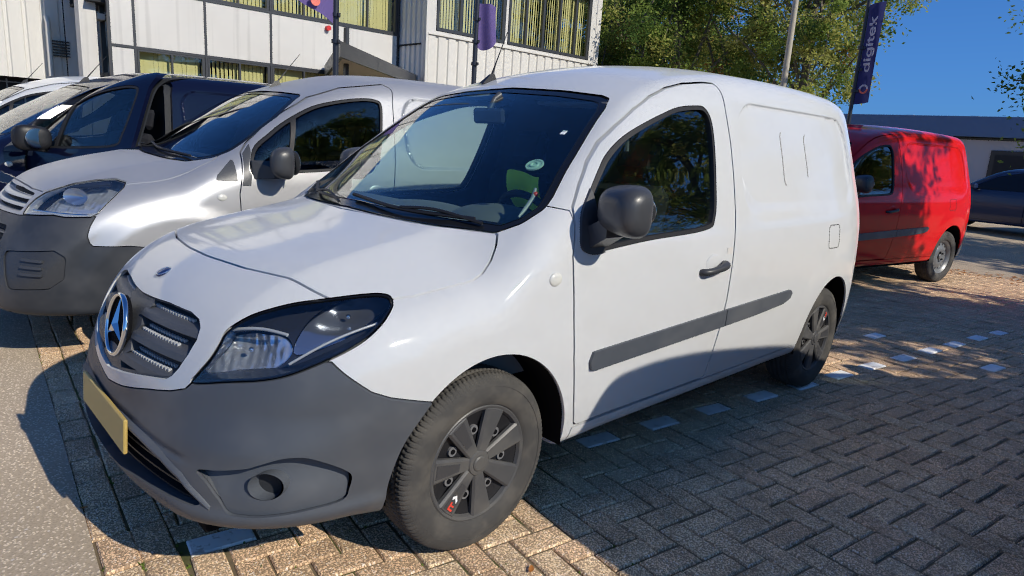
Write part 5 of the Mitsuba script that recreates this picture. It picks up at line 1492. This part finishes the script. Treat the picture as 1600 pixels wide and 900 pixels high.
k = put('flag', trimesh.Trimesh(stand(v, f2, math.pi - .35), f, process=False), 'flag_purple', smooth=True); lab(k, 'folded purple flag on the pole in front of the cladded wing', 'flag')
v, f = cloth(.03, .27, lambda u, t: (2.32 + .15 * u) + t * (3.92 - 2.32 + .06 * u), lambda u, t: .045 * math.sin(14 * u + 3 * t) * min(1, u * 5), 12, 40)
A3 = math.radians(92)
k3 = put('flag', trimesh.Trimesh(stand(v, f3, A3), f, process=False), 'flag_navy', smooth=True); lab(k3, 'navy banner with pale upright lettering beside the trees on the right', 'flag')
tx = meshkit.text_mesh('digitek', .115, .008, bold=True); tv = tx.vertices.copy(); wtx = tv[:, 0].max()
tv = np.stack([.19 - tv[:, 1], tv[:, 2] - .004, 2.84 + tv[:, 0] * (.90 / wtx)], 1)
tv[:, 1] += .045 * np.sin(14 * tv[:, 0] + 3 * (tv[:, 2] - 2.32) / 1.60) * np.minimum(1, tv[:, 0] * 5)
tm = trimesh.Trimesh(stand(tv, f3, A3), tx.faces, process=False); put(k3 + '__lettering', tm, 'flag_print')
an = trimesh.creation.annulus(.048, .078, .010, sections=48); up_ = an.vertices
for nm, cut, m_ in (('logo_ring', 1, 'flag_print'), ('logo_ring', -1, 'flag_coral')):
    a = to_tri(to_man(an) ^ m3.Manifold.cube([1, 1, 1]).translate([-.5, 0 if cut > 0 else -1, -.5]))
    q = a.vertices; q = np.stack([.145 + q[:, 0], q[:, 2] + .045 * np.sin(14 * (.145 + q[:, 0]) + .5) * np.minimum(1, (.145 + q[:, 0]) * 5), 2.58 + q[:, 1]], 1); put(k3 + '__' + nm, trimesh.Trimesh(stand(q, f3, A3), a.faces, process=False), m_)
q = np.array(box(.195, .235, -.005, .005, 2.655, 2.745).vertices); put(k3 + '__logo_bar', trimesh.Trimesh(stand(q, f3, A3), box(0, 1, 0, 1, 0, 1).faces, process=False), 'flag_print')
lp = (-13.0, -4.545)
k = put('lamp_post', tube([(lp[0], lp[1], 0), (lp[0], lp[1], 3.2), (lp[0] + .0, lp[1], 6.6)], [.075, .065, .05], 16), 'pole_pale', smooth=40); lab(k, 'pale lamp post rising in front of the trees above the white van', 'lamp post')
put(k + '__arm', tube([(lp[0], lp[1], 6.55), (lp[0] + .5, lp[1] + .4, 6.75)], .03, 8), 'pole_pale', smooth=40); put(k + '__lamp_head', box(lp[0] + .4, lp[0] + .9, lp[1] + .3, lp[1] + .55, 6.70, 6.82, .03), 'metal_grey')

# ------------------------------------------------------------------ trees
mat('bark', mikit.proc(lambda p, n, uv: mikit.mix((.10, .085, .065), (.20, .18, .15), mikit.fbm(p.x * 9, p.y * 9, p.z * 2.5, 4))), .9, spec=.1)
for nm, c in (('leaf_green', (.24, .32, .075)), ('leaf_olive', (.46, .46, .13)), ('leaf_dark', (.10, .17, .045)), ('leaf_rust', (.50, .26, .08))):
    scene[nm] = {'type': 'principledthin', 'base_color': rgb(*c), 'roughness': .5, 'diff_trans': .9, 'spec_trans': 0.0}


def leaf_cloud(r, centres, per, size, spread):
    """Sprays of long leaflets round the twig ends: small folded leaves, each two triangles a side."""
    n = len(centres) * per
    c = np.repeat(centres, per, 0) + r.normal(0, 1, (n, 3)) * np.array([1, 1, .72]) * np.repeat(spread, per)[:, None]
    d = r.normal(0, 1, (n, 3)); d[:, 2] = d[:, 2] * .6 - .35; d /= np.linalg.norm(d, axis=1, keepdims=True)
    s = np.cross(d, r.normal(0, 1, (n, 3))); s /= np.linalg.norm(s, axis=1, keepdims=True)
    l = size * r.uniform(.6, 1.3, n)[:, None]; w = l * .26
    up = np.cross(s, d) * l * .10
    v = np.stack([c - d * l * .5, c + s * w - up, c + d * l * .5, c - s * w - up], 1).reshape(-1, 3)
    i = np.arange(n)[:, None] * 4
    return v, np.vstack([i + [0, 1, 2], i + [0, 2, 3]])


def tree(key, x, y, h, rad, zlow, seed, label, leaves=26000, size=.15, lean=(0, 0), mats=(('leaf_green', .5), ('leaf_olive', .28), ('leaf_dark', .17), ('leaf_rust', .05)), group=None):
    r = np.random.default_rng(seed); k = uniq(key)
    top = np.array([x + lean[0], y + lean[1], h * .80])
    limbs, tips = [], []
    trunk = np.array([[x, y, 0], [x + .04, y, h * .2], [x + lean[0] * .5 + r.normal(0, .1), y + lean[1] * .5, h * .5], top]); 
    scene[k] = mikit.ply(tube(spline(trunk, 6), np.linspace(.17, .04, 19) * h / 7, 10), 'bark', smooth=40)
    zc = (h + zlow) / 2; nb = 34
    for b in range(nb):
        t = r.uniform(.28, 1.0); base = np.array([np.interp(t, [0, .25, .6, 1], trunk[:, q]) for q in range(3)])
        a = b * 2.4 + r.normal(0, .4); rr = rad * r.uniform(.55, 1.0); zz = r.uniform(zlow + .2, h - .3)
        prof = math.sqrt(max(.08, 1 - ((zz - zc) / ((h - zlow) / 2 + .2)) ** 2))
        tip = np.array([x + lean[0] + math.cos(a) * rr * prof, y + lean[1] + math.sin(a) * rr * prof, zz])
        mid = (base + tip) / 2 + np.array([0, 0, .25]) + r.normal(0, .15, 3)
        sp = spline([base, mid, tip], 5); limbs.append(tube(sp, np.linspace(.05, .010, len(sp)) * h / 7, 6)); tips.append(tip); tips.append(sp[-3] + r.normal(0, .25, 3))
        for q in range(4):
            tw = sp[int(r.integers(4, len(sp)))] ; e = tw + r.normal(0, .42, 3) * np.array([1, 1, .8]); limbs.append(tube(np.array([tw, (tw + e) / 2 + [0, 0, .06], e]), [.012, .008, .004], 4)); tips.append(e)
    put(k + '__limbs', cat(*limbs), 'bark', smooth=50); labels[k + '__limbs'] = {'kind': 'stuff'}
    tips = np.array(tips)
    sp_ = r.uniform(.10, .26, len(tips)) * rad / 2.3; per = max(1, leaves // len(tips))
    which = r.random(len(tips)) + .25 * (meshkit.noise(tips * .9) - .5); edges = np.cumsum([0] + [w for _, w in mats]); edges[-1] = 9; edges[0] = -9
    for q, (m_, _) in enumerate(mats):
        sel = (which >= edges[q]) & (which < edges[q + 1])
        if not sel.any(): continue
        v, f = leaf_cloud(r, tips[sel], per, size, sp_[sel])
        kk = put(k + '__crown', trimesh.Trimesh(v, f, process=False), m_); labels[kk] = {'kind': 'stuff'}
    lab(k, label, 'tree', group)
    return k


MIX = (('leaf_green', .52), ('leaf_olive', .27), ('leaf_dark', .18), ('leaf_rust', .03))
tree('tree', -18.5, -13.6, 9.2, 2.9, 1.6, 11, 'leafy tree directly right of the office wing', 46000, .105, mats=MIX)
tree('tree', -17.0, -9.9, 9.0, 2.7, 2.0, 12, 'leafy tree behind the roof of the white van, left of the lamp post', 44000, .105, mats=MIX)
tree('tree', -18.0, -6.3, 8.2, 2.5, 1.9, 13, 'loose olive tree behind the navy banner', 28000, .105, mats=(('leaf_green', .42), ('leaf_olive', .38), ('leaf_dark', .17), ('leaf_rust', .03)))
tree('tree', -25, -19.0, 8.5, 3.4, 1.5, 14, 'tree in the second row behind the office wing', 14000, size=.18, mats=MIX)
tree('tree', -24, -12.0, 7.5, 3.2, 1.2, 21, 'bushy tree in the second row behind the lamp post', 14000, size=.17, mats=MIX)
tree('tree', -14.0, 1.62, 7.5, 2.8, 1.9, 16, 'dark tree whose twigs hang in at the right edge', 30000, .09, mats=(('leaf_green', .35), ('leaf_dark', .65)))
tree('tree', -6.4, 7.0, 7.4, 2.2, 1.8, 17, 'tree beside the camera throwing dappled shade on the blocks by the red van', 20000, size=.15, mats=MIX)
tree('tree', -7.25, 6.2, 8.0, 1.35, 3.4, 20, 'slim tree beside the camera shading the cab of the red van', 6000, size=.15, mats=MIX)
tree('tree', -13.2, 7.2, 7.6, 2.6, 2.0, 18, 'tree beside the bays shading the asphalt behind the red van', 12000, size=.18, mats=MIX)

# ------------------------------------------------------------------ vehicles
C_K, P_K = build_kvan()
NK = len(P_K)
P_red = Parts(p for p in P_K if not p[0].startswith(('glue_mark', 'suction_cup', 'trinket', 'windscreen_tag', 'safety_vest', 'pillar_strap', 'grille__emblem', 'bonnet_badge', 'front_door__sticker')))
for s in (1, -1):
    for x in (0.0, -2.697):
        add_wheel(P_K, x, s * .762, .313, s, 'cover', turn=0 if x == 0 else -170)
        add_wheel(P_red, x, s * .762, .313, s, 'steel')
place('white_van', P_K, T(), 'clean white panel van with black wheel covers parked nearest on the herringbone blocks', 'van')
place('red_van', P_red, T().translate([-5.483, -1.160, 0]).rotate([0, 0, 1], -11.08), 'red panel van with steel wheels dappled by tree shade behind the white van', 'van', swap={'white_paint': 'red_paint', 'window_glass': 'tinted_glass', 'steel_grey': 'steel_dark'})
C_P, P_P = build_pvan()
place('silver_van', P_P, T().translate([.12, -2.56, 0]), 'silver panel van with dark plastic bumper parked beside the nearest white van', 'van', swap={'bumper_plastic': 'bumper_dark'})
MN = T().translate([.82, -5.12, 0])
left_door = [p for p in P_P if p[0] == 'front_door' or p[0].startswith('front_door__')]
k_navy = place('navy_van', [p for p in P_P if p not in left_door], MN, 'navy blue panel van with its front door open, beside the silver van', 'van', swap={'silver_paint': 'navy_paint', 'bumper_plastic': 'bumper_dark', 'dark_glass': 'tinted_glass'})
hinge = (-.36, .885)
MD = MN @ T().translate([hinge[0], hinge[1], 0]).rotate([0, 0, 1], -64).translate([-hinge[0], -hinge[1], 0])
for n, ply, m, l in left_door:
    scene[f'{k_navy}__{n}'] = {**ply, 'bsdf': {'type': 'ref', 'id': {'silver_paint': 'navy_paint', 'mirror_plastic': 'black_plastic'}.get(m, m)}, 'to_world': MD}
labels[f'{k_navy}__front_door'] = {'label': 'navy front door standing open'}
place('white_van', P_P, T().translate([.95, -7.5, 0]), 'white van mostly hidden behind the navy van at the far left', 'van', swap={'silver_paint': 'white_paint'})
C_C, P_C = build_hatch()
place('parked_car', P_C, T().translate([-17.4, -2.0, 0]).rotate([0, 0, 1], -97), 'dark blue hatchback in the shade behind the red van', 'car')
place('parked_car', P_C, T().translate([-16.6, .62, 0]).rotate([0, 0, 1], -15), 'black car with a chrome grille at the right edge', 'car', swap={'dark_blue_paint': 'black_paint'})
place('parked_van', [p for p in P_P if not p[0].startswith(('interior', 'seat', 'dash', 'steer', 'wiper'))], T().translate([-4.0, 3.76, 0]).rotate([0, 0, 1], 170), 'dark van standing in the next bay outside the frame', 'van', swap={'silver_paint': 'navy_paint'})
